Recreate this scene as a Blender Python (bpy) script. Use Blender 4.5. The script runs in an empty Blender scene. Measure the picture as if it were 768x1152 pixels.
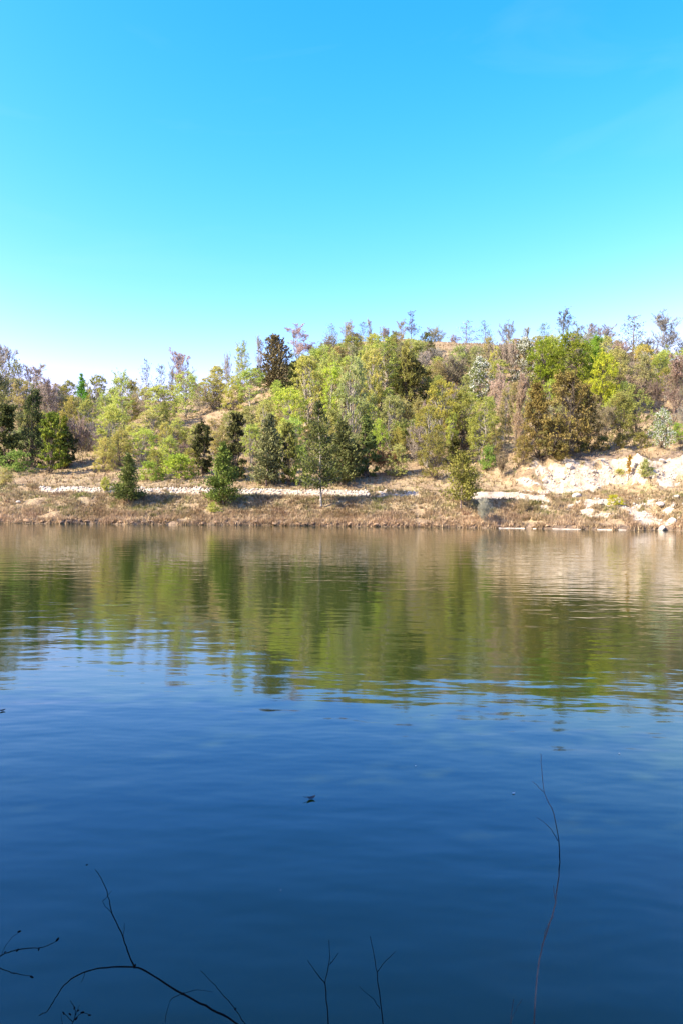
import bpy, math, random
import numpy as np
from mathutils import Vector, Matrix

S = bpy.context.scene
COL = S.collection
rad = math.radians

# ------------------------------------------------------------------ camera
F_PX, CX, CY = 870.0, 384.0, 576.0          # focal length and centre in photograph pixels
CAM = np.array([0.0, 0.0, 2.0])
PITCH, ROLL = rad(-0.72), rad(0.6)
f0 = np.array([0, math.cos(PITCH), math.sin(PITCH)])
u0 = np.array([0, -math.sin(PITCH), math.cos(PITCH)])
r0 = np.array([1.0, 0, 0])
R_ = math.cos(ROLL) * r0 + math.sin(ROLL) * u0
U_ = -math.sin(ROLL) * r0 + math.cos(ROLL) * u0
cam_data = bpy.data.cameras.new("camera")
cam = bpy.data.objects.new("camera", cam_data)
COL.objects.link(cam)
M = Matrix.Identity(4)
for i in range(3):
    M[i][0], M[i][1], M[i][2], M[i][3] = R_[i], U_[i], -f0[i], CAM[i]
cam.matrix_world = M
cam_data.sensor_fit = 'VERTICAL'
cam_data.sensor_height = 36.0
cam_data.lens = 36.0 * F_PX / 1152.0
cam_data.clip_start, cam_data.clip_end = 0.05, 5000
S.camera = cam

# ------------------------------------------------------------------ sky, sun, exposure
SUN_EL, SUN_ROT = rad(38), rad(-116)        # from behind the left shoulder
W = bpy.data.worlds.new("World"); S.world = W; W.use_nodes = True
nt = W.node_tree; nt.nodes.clear()
sky = nt.nodes.new('ShaderNodeTexSky'); sky.sky_type = 'NISHITA'; sky.sun_disc = False
sky.sun_elevation, sky.sun_rotation = SUN_EL, SUN_ROT
sky.altitude, sky.air_density, sky.dust_density, sky.ozone_density = 100, 1.0, 2.0, 1.0
# the phone's saturated rendering of a clear sky: a contrast curve on each channel, the same all round
sep = nt.nodes.new('ShaderNodeSeparateColor'); comb = nt.nodes.new('ShaderNodeCombineColor')
nt.links.new(sky.outputs[0], sep.inputs[0])
for k_, (gam, mul, top_) in enumerate(((3.3, 0.122, 4.5), (1.2, 0.755, 4.8), (1.0, 1.75, 6.0))):
    pw = nt.nodes.new('ShaderNodeMath'); pw.operation = 'POWER'; pw.inputs[1].default_value = gam
    ml = nt.nodes.new('ShaderNodeMath'); ml.operation = 'MULTIPLY'; ml.inputs[1].default_value = mul
    mn = nt.nodes.new('ShaderNodeMath'); mn.operation = 'MINIMUM'; mn.inputs[1].default_value = top_
    nt.links.new(sep.outputs[k_], pw.inputs[0]); nt.links.new(pw.outputs[0], ml.inputs[0])
    nt.links.new(ml.outputs[0], mn.inputs[0]); nt.links.new(mn.outputs[0], comb.inputs[k_])
bg = nt.nodes.new('ShaderNodeBackground'); bg.inputs[1].default_value = 0.13
wo = nt.nodes.new('ShaderNodeOutputWorld')
tcw = nt.nodes.new('ShaderNodeTexCoord'); mpw = nt.nodes.new('ShaderNodeMapping'); mpw.inputs['Scale'].default_value = (2.2, 2.2, 9.0); mpw.inputs['Rotation'].default_value = (0.25, 0.1, 0.4)
now = nt.nodes.new('ShaderNodeTexNoise'); now.inputs['Scale'].default_value = 1.6; now.inputs['Detail'].default_value = 7; now.inputs['Distortion'].default_value = 0.6
crw = nt.nodes.new('ShaderNodeMapRange'); crw.inputs[1].default_value = 0.56; crw.inputs[2].default_value = 0.9; crw.inputs[4].default_value = 0.09
wis = nt.nodes.new('ShaderNodeMix'); wis.data_type = 'RGBA'; wis.inputs[7].default_value = (2.2, 3.0, 4.6, 1)         # thin high cirrus
nt.links.new(tcw.outputs['Generated'], mpw.inputs[0]); nt.links.new(mpw.outputs[0], now.inputs['Vector']); nt.links.new(now.outputs[0], crw.inputs[0])
nt.links.new(crw.outputs[0], wis.inputs[0]); nt.links.new(comb.outputs[0], wis.inputs[6])
nt.links.new(wis.outputs[2], bg.inputs[0]); nt.links.new(bg.outputs[0], wo.inputs[0])
sl = bpy.data.lights.new("sun", 'SUN'); sl.energy = 5.0; sl.angle = rad(0.5); sl.color = (1.0, 0.91, 0.76)
sun = bpy.data.objects.new("sun", sl); COL.objects.link(sun)
sd = Vector((math.sin(SUN_ROT) * math.cos(SUN_EL), math.cos(SUN_ROT) * math.cos(SUN_EL), math.sin(SUN_EL)))
sun.rotation_euler = sd.to_track_quat('Z', 'Y').to_euler()
sun.location = sd * 100
S.view_settings.view_transform = 'Standard'; S.view_settings.look = 'None'
S.view_settings.exposure = 1.6; S.view_settings.gamma = 1.0
S.cycles.max_bounces = 6; S.cycles.transparent_max_bounces = 4

# ------------------------------------------------------------------ noise
def _hash(ix, iy, seed):
    n = (ix.astype(np.int64) * 374761393 + iy.astype(np.int64) * 668265263 + seed * 974634777) & 0x7fffffff
    n = ((n ^ (n >> 13)) * 1274126177) & 0x7fffffff
    return ((n ^ (n >> 16)) & 0xffff) / 65535.0
def vnoise(x, y, seed=0):
    x = np.asarray(x, float); y = np.asarray(y, float)
    ix, iy = np.floor(x), np.floor(y)
    fx, fy = x - ix, y - iy
    fx = fx * fx * (3 - 2 * fx); fy = fy * fy * (3 - 2 * fy)
    a = _hash(ix, iy, seed); b = _hash(ix + 1, iy, seed); c = _hash(ix, iy + 1, seed); d = _hash(ix + 1, iy + 1, seed)
    return (a + (b - a) * fx) * (1 - fy) + (c + (d - c) * fx) * fy
def fbm(x, y, seed=0, octv=4):
    s, a, t = 0.0, 0.5, 0.0
    for i in range(octv):
        s = s + a * vnoise(x, y, seed + i * 17); t += a; a *= 0.5
        x = np.asarray(x) * 2.03; y = np.asarray(y) * 2.03
    return s / t - 0.5
def sstep(a, b, x):
    t = np.clip((np.asarray(x, float) - a) / (b - a), 0, 1)
    return t * t * (3 - 2 * t)

# ------------------------------------------------------------------ terrain
def wx(px, D):                       # photograph column at a distance -> metres right of the camera axis
    return (px - CX) / F_PX * D
_px = np.array([-900, -300, 0, 100, 200, 250, 300, 340, 380, 450, 520, 600, 700, 768, 1000, 1600], float)
_hr = np.array([14, 17, 20, 19.5, 19.2, 20.5, 23.8, 27, 29.5, 30.3, 29.6, 28.5, 27.6, 25.6, 23, 18], float)
def ridge_h(x):
    return np.interp(x, wx(_px, 135.0), _hr)
def shore(x):
    x = np.asarray(x, float)
    s = 64.2 - 1.6 * sstep(5, 28, x) + 0.9 * np.sin(x * 0.11 + 1.0) * 0.5 + fbm(x * 0.35, x * 0 + 3.3, 5, 3) * 1.3
    return s - 2.0 * sstep(26, 30, x) * sstep(60, 34, x)
RD = 70.0
def scarp_w(x):
    return sstep(14.0, 19.5, x) * (1 - sstep(46, 60, x))
def H(x, y):
    x = np.asarray(x, float); y = np.asarray(y, float)
    d = y - shore(x)
    hr = ridge_h(x)
    n1 = fbm(x * 0.9, y * 0.9, 11, 4); n2 = fbm(x * 0.18, y * 0.18, 23, 3); n3 = fbm(x * 2.3, y * 2.3, 31, 3)
    # ordinary bank: lip, grassy slope, track, rubble step, hillside
    lip = 0.06 + 0.26 * sstep(-0.2, 0.25, d + n3 * 0.7)
    base = np.interp(d, [0, 0.4, 4.6, 6.6, 7.5, 9.0], [0, 0.05, 2.05, 2.2, 2.9, 3.1]) + lip
    base = base - 0.40 * sstep(6.8, 9.0, d)
    u = np.clip((d - 9.0) / (RD - 9.0), 0, 1)
    hill = 3.2 + (hr - 3.2) * (u - 0.05 * np.sin(2 * np.pi * u))
    a = np.where(d < 9.0, base, hill)
    # chalk scarp on the right
    sc = np.interp(d, [0, 0.5, 3.5, 7, 9.5, 11.0, 13.2, 14.2, 18, 40], [0.3, 0.5, 2.1, 3.0, 3.7, 4.5, 7.1, 7.6, 8.4, 15.5])
    top = 0.9 + 0.1 * fbm(x * 0.5, x * 0, 3, 2)
    gul = (np.abs(fbm(x * 0.55 + d * 0.25, d * 0.06, 77, 3)) - 0.12) * 3.2 * sstep(8.0, 10, d) * (1 - sstep(13.5, 15.5, d)) * (1 - 0.6 * sstep(22, 25, x))
    sc = sc * top + gul + n3 * 0.34 * sstep(1.0, 3.0, d) * (1 - sstep(13, 16, d))
    w = scarp_w(x) * (1 - sstep(20, 42, d))
    a = a * (1 - w) + sc * w
    # beyond the ridge
    v = sstep(RD - 4, RD + 55, d)
    a = a - v * hr * 0.45 * sstep(RD - 2, RD + 60, d)
    a = a + n1 * 0.35 * sstep(0.5, 3, d) + n2 * 1.6 * sstep(10, 25, d) * (1 - 0.65 * sstep(50, 68, d)) + n3 * 0.14 * sstep(0.3, 1.5, d)
    # lake bed
    bed = -np.minimum(1.8, 0.25 + (-d) * 0.35)
    a = np.where(d < -0.3, bed, a)
    a = np.where((d >= -0.3) & (d < 0), bed + (a - bed) * (d + 0.3) / 0.3, a)
    # near bank and the lake's far sides
    nd = 1.35 + 0.12 * np.sin(x * 2.1) + 0.25 * fbm(x, y * 0, 9, 2) - y
    near = np.where(nd > 0, 0.02 + 0.30 * sstep(0, 1.2, nd) + 0.9 * sstep(2, 30, nd), -np.minimum(1.8, 0.1 - nd * 0.5))
    a = np.where(y < 20, near, a)
    side = sstep(170, 230, np.abs(x))
    a = np.where(y < 64, a * (1 - side) + side * (3.5 + 8 * fbm(x * 0.01, y * 0.01, 41, 2)), a)
    return a
def chalk(x, y):
    d = y - shore(x)
    n = fbm(x * 1.1, y * 1.1, 51, 4); n2 = fbm(x * 0.3, y * 0.3, 52, 3); n3 = fbm(x * 2.7, y * 2.7, 57, 3)
    # rubble step beside the track
    left = sstep(-28.5, -26.5, x) * (1 - sstep(6.0, 8.0, x)) * sstep(6.1, 6.5, d + n * 0.6) * (1 - sstep(7.7, 8.2, d + n * 0.9))
    left = left * sstep(-0.25, -0.10, n2 * 0.8 + 0.9 * n + 0.06 * sstep(-22, -14, x))
    road = sstep(9.5, 11.5, x) * (1 - sstep(17, 19.5, x)) * sstep(4.6, 5.1, d + n * 0.5) * (1 - sstep(7.2, 7.8, d + n * 0.8))
    st = fbm(x * 0.9 + d * 0.55, d * 0.75 - x * 0.35, 63, 4)
    face = sstep(16.0, 17.5, x + n * 3) * sstep(7.4, 8.2, d + n * 2.5 - 3.2 * sstep(21, 25, x)) * (1 - sstep(13.2, 13.8, d + n3 * 0.8))
    face = face * np.maximum(sstep(-0.03, 0.07, st), sstep(20.5, 22.5, x + n * 2) * sstep(-0.20, -0.10, st))
    low = sstep(16.0, 18.0, x) * (1 - sstep(5.0, 6.5, d)) * sstep(1.3, 1.7, d) * sstep(0.10, 0.16, n + 0.42 * n2)
    run = sstep(23.6, 24.4, x + n * 2.6) * (1 - sstep(6.0, 7.5, d)) * sstep(-0.02, 0.08, n3 * 0.8 + n)
    return np.clip(np.maximum.reduce([left, road, face, low, run]), 0, 1)
# ------------------------------------------------------------------ helpers
def H1(x, y): return float(H(np.array([x]), np.array([y]))[0])
def ray(px, py):
    d = f0 + (px - CX) / F_PX * R_ - (py - CY) / F_PX * U_
    return d
_DD = np.concatenate([np.arange(58, 140, 0.25)])
def ground(px, py):                  # where a sight line meets the hillside
    d = ray(px, py); t = _DD / d[1]
    P = CAM[None] + t[:, None] * d[None]
    below = P[:, 2] <= H(P[:, 0], P[:, 1])
    if below.any():
        k = int(np.argmax(below)); x, y = P[k, 0], P[k, 1]
    else:
        t = (66 + RD + 2) / d[1]; x, y = CAM[0] + t * d[0], 66 + RD + 2
    return x, y, H1(x, y)
def at_depth(px, py, D):
    d = ray(px, py); return CAM + d * (D / d[1])
def project(p):
    v = np.asarray(p) - CAM; z = v @ f0
    return CX + F_PX * (v @ R_) / z, CY - F_PX * (v @ U_) / z

def newmesh(name, V, faces_flat, loops, mat=None, tintv=None, smooth=False):
    """V (n,3); faces_flat = flat vertex indices; loops = verts per face (int or array)"""
    V = np.asarray(V, np.float32); ff = np.asarray(faces_flat, np.int32).ravel()
    if np.isscalar(loops): cnt = np.full(len(ff) // loops, loops, np.int32)
    else: cnt = np.asarray(loops, np.int32)
    me = bpy.data.meshes.new(name)
    me.vertices.add(len(V)); me.vertices.foreach_set("co", V.ravel())
    me.loops.add(len(ff)); me.loops.foreach_set("vertex_index", ff)
    me.polygons.add(len(cnt))
    st = np.concatenate([[0], np.cumsum(cnt)[:-1]]).astype(np.int32)
    me.polygons.foreach_set("loop_start", st); me.polygons.foreach_set("loop_total", cnt)
    if smooth: me.polygons.foreach_set("use_smooth", np.ones(len(cnt), bool))
    me.update(calc_edges=True)
    if tintv is not None:
        at = me.attributes.new("tint", 'FLOAT', 'FACE'); at.data.foreach_set("value", np.asarray(tintv, np.float32))
    if mat: me.materials.append(mat)
    return me
def link(name, me, parent=None, loc=(0, 0, 0)):
    o = bpy.data.objects.new(name, me); COL.objects.link(o); o.location = loc
    if parent: o.parent = parent
    return o
def tag(o, label=None, cat=None, group=None, kind=None):
    if label: o['label'] = label
    if cat: o['category'] = cat
    if group: o['group'] = group
    if kind: o['kind'] = kind
    return o

# ------------------------------------------------------------------ materials
def mat(name):
    m = bpy.data.materials.new(name); m.use_nodes = True
    n = m.node_tree; n.nodes.clear()
    out = n.nodes.new('ShaderNodeOutputMaterial')
    return m, n, out
def N(n, t, **kw):
    k = n.nodes.new(t)
    for a, b in kw.items(): setattr(k, a, b)
    return k
def ramp(n, fac, stops):
    r = N(n, 'ShaderNodeValToRGB'); e = r.color_ramp.elements
    while len(e) < len(stops): e.new(0.5)
    for k, (p, c) in enumerate(stops):
        e[k].position = p; e[k].color = (*c, 1)
    n.links.new(fac, r.inputs[0]); return r.outputs[0]
def noise(n, vec, scale, detail=4, rough=0.55):
    t = N(n, 'ShaderNodeTexNoise'); t.inputs['Scale'].default_value = scale
    t.inputs['Detail'].default_value = detail; t.inputs['Roughness'].default_value = rough
    if vec is not None: n.links.new(vec, t.inputs['Vector'])
    return t.outputs[0]
def mixc(n, fac, a, b, mode='MIX'):
    m = N(n, 'ShaderNodeMix', data_type='RGBA', blend_type=mode)
    for sock, v in ((0, fac), (6, a), (7, b)):
        if hasattr(v, 'is_linked'): n.links.new(v, m.inputs[sock])
        elif sock == 0: m.inputs[0].default_value = v
        else: m.inputs[sock].default_value = (*v, 1)
    return m.outputs[2]
def math_(n, op, a, b=0.0):
    m = N(n, 'ShaderNodeMath', operation=op)
    for k, v in enumerate((a, b)):
        if hasattr(v, 'is_linked'): n.links.new(v, m.inputs[k])
        else: m.inputs[k].default_value = v
    return m.outputs[0]

def leaf_mat(name, trans=0.35, hue=0.035, spread=0.75):
    m, n, out = mat(name)
    oi = N(n, 'ShaderNodeObjectInfo'); at = N(n, 'ShaderNodeAttribute', attribute_name='tint')
    hs = N(n, 'ShaderNodeHueSaturation')
    n.links.new(oi.outputs['Color'], hs.inputs['Color'])
    mr = N(n, 'ShaderNodeMapRange'); n.links.new(at.outputs['Fac'], mr.inputs[0])
    mr.inputs[3].default_value = 1 - spread * 0.5; mr.inputs[4].default_value = 1 + spread * 0.5
    n.links.new(mr.outputs[0], hs.inputs['Value'])
    mh = N(n, 'ShaderNodeMapRange'); n.links.new(at.outputs['Fac'], mh.inputs[0])
    mh.inputs[3].default_value = 0.5 + hue; mh.inputs[4].default_value = 0.5 - hue
    n.links.new(mh.outputs[0], hs.inputs['Hue'])
    df = N(n, 'ShaderNodeBsdfDiffuse'); tr = N(n, 'ShaderNodeBsdfTranslucent'); mx = N(n, 'ShaderNodeMixShader')
    mx.inputs[0].default_value = trans
    n.links.new(hs.outputs[0], df.inputs[0]); n.links.new(hs.outputs[0], tr.inputs[0])
    n.links.new(df.outputs[0], mx.inputs[1]); n.links.new(tr.outputs[0], mx.inputs[2]); n.links.new(mx.outputs[0], out.inputs[0])
    return m
M_LEAF = leaf_mat('leaves', 0.47, 0.03, 0.75); M_NEEDLE = leaf_mat('needles', 0.15, 0.02, 0.7)
M_TWIG = leaf_mat('twigs', 0.0, 0.01, 0.5)
def bark_mat(name, c1, c2, scale=6):
    m, n, out = mat(name)
    g = N(n, 'ShaderNodeNewGeometry')
    f = noise(n, g.outputs['Position'], scale, 5)
    c = ramp(n, f, [(0.35, c1), (0.65, c2)])
    p = N(n, 'ShaderNodeBsdfPrincipled'); p.inputs['Roughness'].default_value = 0.95; p.inputs['Specular IOR Level'].default_value = 0.08
    n.links.new(c, p.inputs['Base Color'])
    b = N(n, 'ShaderNodeBump'); b.inputs['Strength'].default_value = 0.4; b.inputs['Distance'].default_value = 0.02
    n.links.new(f, b.inputs['Height']); n.links.new(b.outputs[0], p.inputs['Normal'])
    n.links.new(p.outputs[0], out.inputs[0]); return m
M_BARK_PALE = bark_mat('pale_bark', (0.17, 0.14, 0.11), (0.42, 0.37, 0.31))
M_BARK = bark_mat('grey_brown_bark', (0.06, 0.045, 0.035), (0.17, 0.13, 0.10))
M_BARK_PINE = bark_mat('pine_bark', (0.12, 0.085, 0.07), (0.28, 0.20, 0.17))
M_BARK_SHADE = bark_mat('shade_painted_twig_bark', (0.002, 0.002, 0.0025), (0.007, 0.006, 0.006), 40)  # near-black colour paints in the shade lying on the foreground twigs
M_TWIG_PALE = bark_mat('sun_painted_twig_bark', (0.006, 0.006, 0.007), (0.16, 0.155, 0.16), 5)  # pale parts paint the sun on the tall twig, near-black parts its shade

def ground_mat():
    m, n, out = mat('dry_grass_and_chalk')
    g = N(n, 'ShaderNodeNewGeometry'); pos = g.outputs['Position']
    ch = N(n, 'ShaderNodeAttribute', attribute_name='chalk'); wt = N(n, 'ShaderNodeAttribute', attribute_name='soil_shade')
    gr = ramp(n, noise(n, pos, 0.55, 6, 0.65), [(0.25, (0.13, 0.09, 0.06)), (0.45, (0.28, 0.20, 0.125)), (0.58, (0.36, 0.275, 0.17)), (0.72, (0.23, 0.215, 0.09))])
    fine = ramp(n, noise(n, pos, 5.0, 4, 0.7), [(0.3, (0.55, 0.5, 0.45)), (0.65, (1.1, 1.08, 1.0))])
    gr = mixc(n, 1.0, gr, fine, 'MULTIPLY')
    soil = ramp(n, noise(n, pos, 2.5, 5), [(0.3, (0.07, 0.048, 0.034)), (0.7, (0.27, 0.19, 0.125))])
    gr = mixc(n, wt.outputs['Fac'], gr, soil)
    cc = ramp(n, noise(n, pos, 1.3, 7, 0.7), [(0.30, (0.17, 0.11, 0.07)), (0.42, (0.34, 0.265, 0.19)), (0.58, (0.46, 0.385, 0.30))])
    mps = N(n, 'ShaderNodeMapping'); n.links.new(pos, mps.inputs[0]); mps.inputs['Scale'].default_value = (2.6, 0.8, 0.55); mps.inputs['Rotation'].default_value = (0, 0.35, 0)
    cc = mixc(n, 1.0, cc, ramp(n, noise(n, mps.outputs[0], 1.2, 6, 0.7), [(0.33, (0.64, 0.56, 0.48)), (0.46, (0.98, 0.96, 0.94)), (0.7, (1.05, 1.04, 1.02))]), 'MULTIPLY')
    nn = noise(n, pos, 4.5, 4, 0.7)
    e = math_(n, 'ADD', ch.outputs['Fac'], math_(n, 'MULTIPLY', math_(n, 'SUBTRACT', nn, 0.5), 0.9))
    mr = N(n, 'ShaderNodeMapRange'); n.links.new(e, mr.inputs[0]); mr.inputs[1].default_value = 0.38; mr.inputs[2].default_value = 0.58
    c = mixc(n, mr.outputs[0], gr, cc)
    p = N(n, 'ShaderNodeBsdfPrincipled'); p.inputs['Roughness'].default_value = 0.95
    p.inputs['Specular IOR Level'].default_value = 0.1
    n.links.new(c, p.inputs['Base Color'])
    b = N(n, 'ShaderNodeBump'); b.inputs['Strength'].default_value = 1.0; b.inputs['Distance'].default_value = 0.2
    n.links.new(noise(n, pos, 3.2, 6, 0.65), b.inputs['Height']); n.links.new(b.outputs[0], p.inputs['Normal'])
    n.links.new(p.outputs[0], out.inputs[0]); return m
def stone_mat(name, c1, c2):
    m, n, out = mat(name)
    tc = N(n, 'ShaderNodeNewGeometry')
    f = noise(n, tc.outputs['Position'], 3.5, 6, 0.65)
    p = N(n, 'ShaderNodeBsdfPrincipled'); p.inputs['Roughness'].default_value = 0.92; p.inputs['Specular IOR Level'].default_value = 0.15
    n.links.new(ramp(n, f, [(0.3, c1), (0.6, c2)]), p.inputs['Base Color'])
    b = N(n, 'ShaderNodeBump'); b.inputs['Strength'].default_value = 0.6; b.inputs['Distance'].default_value = 0.05
    n.links.new(f, b.inputs['Height']); n.links.new(b.outputs[0], p.inputs['Normal'])
    n.links.new(p.outputs[0], out.inputs[0]); return m
M_CHALK = stone_mat('chalk_stone', (0.27, 0.21, 0.16), (0.52, 0.45, 0.36))
M_SOD = stone_mat('earth_clod', (0.12, 0.07, 0.04), (0.34, 0.22, 0.13))
def grass_mat(nm, stops):
    m, n, out = mat(nm)
    g = N(n, 'ShaderNodeNewGeometry'); pos = g.outputs['Position']
    at = N(n, 'ShaderNodeAttribute', attribute_name='tint')
    c = ramp(n, noise(n, pos, 0.5, 4, 0.6), stops)
    v = ramp(n, at.outputs['Fac'], [(0.0, (0.5, 0.45, 0.42)), (1.0, (1.2, 1.15, 1.05))])
    c = mixc(n, 1.0, c, v, 'MULTIPLY')
    c = mixc(n, 1.0, c, ramp(n, noise(n, pos, 0.22, 5, 0.7), [(0.36, (0.62, 0.60, 0.50)), (0.5, (0.95, 0.95, 0.92)), (0.66, (1.12, 1.10, 1.06))]), 'MULTIPLY')
    df = N(n, 'ShaderNodeBsdfDiffuse'); tr = N(n, 'ShaderNodeBsdfTranslucent'); mx = N(n, 'ShaderNodeMixShader'); mx.inputs[0].default_value = 0.3
    n.links.new(c, df.inputs[0]); n.links.new(c, tr.inputs[0]); n.links.new(df.outputs[0], mx.inputs[1]); n.links.new(tr.outputs[0], mx.inputs[2])
    n.links.new(mx.outputs[0], out.inputs[0]); return m
M_GRASS = grass_mat('dry_grass_blades', [(0.28, (0.29, 0.185, 0.13)), (0.41, (0.40, 0.30, 0.19)), (0.53, (0.42, 0.345, 0.215)), (0.64, (0.28, 0.28, 0.11))])
M_REED = grass_mat('reddish_bank_growth', [(0.28, (0.34, 0.22, 0.15)), (0.42, (0.52, 0.38, 0.26)), (0.62, (0.58, 0.45, 0.31)), (0.8, (0.44, 0.37, 0.2))])
def water_mat():
    m, n, out = mat('lake_water')
    g = N(n, 'ShaderNodeNewGeometry'); pos = g.outputs['Position']
    def waves(sx, sy, rot, scale, det):
        mp = N(n, 'ShaderNodeMapping'); n.links.new(pos, mp.inputs[0])
        mp.inputs['Scale'].default_value = (sx, sy, 1); mp.inputs['Rotation'].default_value = (0, 0, rot)
        return noise(n, mp.outputs[0], scale, det, 0.5)
    a = waves(0.5, 1.0, rad(11), 3.0, 2)       # small ripples
    b = waves(0.5, 1.0, rad(-14), 1.1, 2)     # longer ones crossing them
    c = waves(1, 1, rad(30), 0.16, 1)           # slow swell
    gust = waves(0.6, 1.0, rad(8), 0.05, 2)     # wind patches
    mr = N(n, 'ShaderNodeMapRange'); n.links.new(gust, mr.inputs[0])
    mr.inputs[1].default_value = 0.35; mr.inputs[2].default_value = 0.65; mr.inputs[3].default_value = 0.35; mr.inputs[4].default_value = 1.1
    h = math_(n, 'ADD', math_(n, 'MULTIPLY', a, 0.012), math_(n, 'MULTIPLY', b, 0.020))
    h = math_(n, 'MULTIPLY', h, mr.outputs[0])
    h = math_(n, 'ADD', h, math_(n, 'MULTIPLY', c, 0.02))
    bp = N(n, 'ShaderNodeBump'); bp.inputs['Strength'].default_value = 1.0; bp.inputs['Distance'].default_value = 1.0
    n.links.new(h, bp.inputs['Height'])
    p = N(n, 'ShaderNodeBsdfPrincipled')
    p.inputs['Base Color'].default_value = (0.0165, 0.0270, 0.0050, 1)
    p.inputs['Roughness'].default_value = 0.05; p.inputs['IOR'].default_value = 1.42
    n.links.new(bp.outputs[0], p.inputs['Normal']); n.links.new(p.outputs[0], out.inputs[0]); return m

# ------------------------------------------------------------------ ground and water
def geo(a, b, k):
    return a + (b - a) * (np.linspace(0, 1, k) ** 2.2)
xs = np.concatenate([-geo(48, 1500, 22)[::-1][:-1], np.arange(-48, 48.01, 0.36), geo(48, 1500, 22)[1:]])
ys = np.concatenate([[-600, -300, -120, -50, -20, -8, -3], np.arange(-1, 3.6, 0.25), [5, 12, 19.9, 20.1, 30, 45, 55, 58, 60], np.arange(60.5, 82, 0.22), np.arange(82, 150, 0.9), geo(150, 2500, 24)])
XX, YY = np.meshgrid(xs, ys)
ZZ = H(XX.ravel(), YY.ravel()); CH = chalk(XX.ravel(), YY.ravel()); DDm = YY.ravel() - shore(XX.ravel())
SOIL_SHADE = np.clip((1 - sstep(0.2, 0.75, DDm)) + sstep(13.2, 13.8, DDm) * (1 - sstep(14.5, 15.5, DDm)) * scarp_w(XX.ravel()), 0, 1)  # waterline soil, plus a dark soil band along the scarp rim painting its shade
nx, ny = len(xs), len(ys)
idx = np.arange(nx * ny).reshape(ny, nx)
Q = np.stack([idx[:-1, :-1], idx[:-1, 1:], idx[1:, 1:], idx[1:, :-1]], -1).reshape(-1, 4)
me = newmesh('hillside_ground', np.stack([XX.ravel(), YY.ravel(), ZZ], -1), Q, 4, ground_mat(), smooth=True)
for nm, arr in (('chalk', CH), ('soil_shade', SOIL_SHADE)):
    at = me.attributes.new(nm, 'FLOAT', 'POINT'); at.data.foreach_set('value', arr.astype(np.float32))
GROUND = tag(link('ground', me), kind='structure')
me = newmesh('water', [(-240, -3, 0), (240, -3, 0), (240, 69, 0), (-240, 69, 0)], [0, 1, 2, 3], 4, water_mat())
tag(link('water', me), kind='structure')

# ------------------------------------------------------------------ mesh makers for plants
def tubes(polys, sides=4):
    """polys: list of (points (k,3), radii (k)); returns V, quads"""
    VV, QQ, base = [], [], 0
    ang = np.linspace(0, 2 * np.pi, sides, endpoint=False)
    for P, r in polys:
        P = np.asarray(P, float); r = np.asarray(r, float); k = len(P)
        T = np.gradient(P, axis=0); T /= (np.linalg.norm(T, axis=1, keepdims=True) + 1e-9)
        ref = np.where(np.abs(T[:, 2:3]) > 0.9, np.array([[1.0, 0, 0]]), np.array([[0, 0, 1.0]]))
        A = np.cross(T, ref); A /= (np.linalg.norm(A, axis=1, keepdims=True) + 1e-9); B = np.cross(T, A)
        ring = P[:, None] + r[:, None, None] * (np.cos(ang)[None, :, None] * A[:, None] + np.sin(ang)[None, :, None] * B[:, None])
        VV.append(ring.reshape(-1, 3))
        i = np.arange(k - 1)[:, None] * sides + np.arange(sides)[None]
        j = np.arange(k - 1)[:, None] * sides + (np.arange(sides)[None] + 1) % sides
        QQ.append((np.stack([i, j, j + sides, i + sides], -1) + base).reshape(-1, 4)); base += k * sides
    return np.concatenate(VV), np.concatenate(QQ)
def leaves(rng, C, size, aspect=1.0, along=None, tintv=None):
    """quads at centres C; along = direction field for needles"""
    n = len(C); size = np.broadcast_to(size, (n,))
    a = rng.normal(size=(n, 3)) if along is None else along + rng.normal(size=(n, 3)) * 0.35
    a /= np.linalg.norm(a, axis=1, keepdims=True)
    b = np.cross(a, rng.normal(size=(n, 3))); b /= (np.linalg.norm(b, axis=1, keepdims=True) + 1e-9)
    a = a * size[:, None] * 0.5 * aspect; b = b * size[:, None] * 0.5
    c = np.cross(a, b); c /= (np.linalg.norm(c, axis=1, keepdims=True) + 1e-9)
    bend = c * (size * 0.18)[:, None]
    V = np.stack([C - a, C + b * 0.8 + bend, C + a, C - b * 0.8 + bend], 1).reshape(-1, 3)
    q = np.arange(n * 4).reshape(-1, 4)
    return V, q, (rng.random(n) if tintv is None else tintv)
def wob(rng, p0, p1, k, amt, rise=0.0):
    t = np.linspace(0, 1, k)[:, None]
    P = np.asarray(p0) * (1 - t) + np.asarray(p1) * t
    P[1:-1] += rng.normal(size=(k - 2, 3)) * amt
    P[:, 2] += rise * np.sin(np.pi * t[:, 0])
    return P
PROTO = {}
def add_proto(kind, H_, W_, parts): PROTO.setdefault(kind, []).append((H_, W_, parts))

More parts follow.
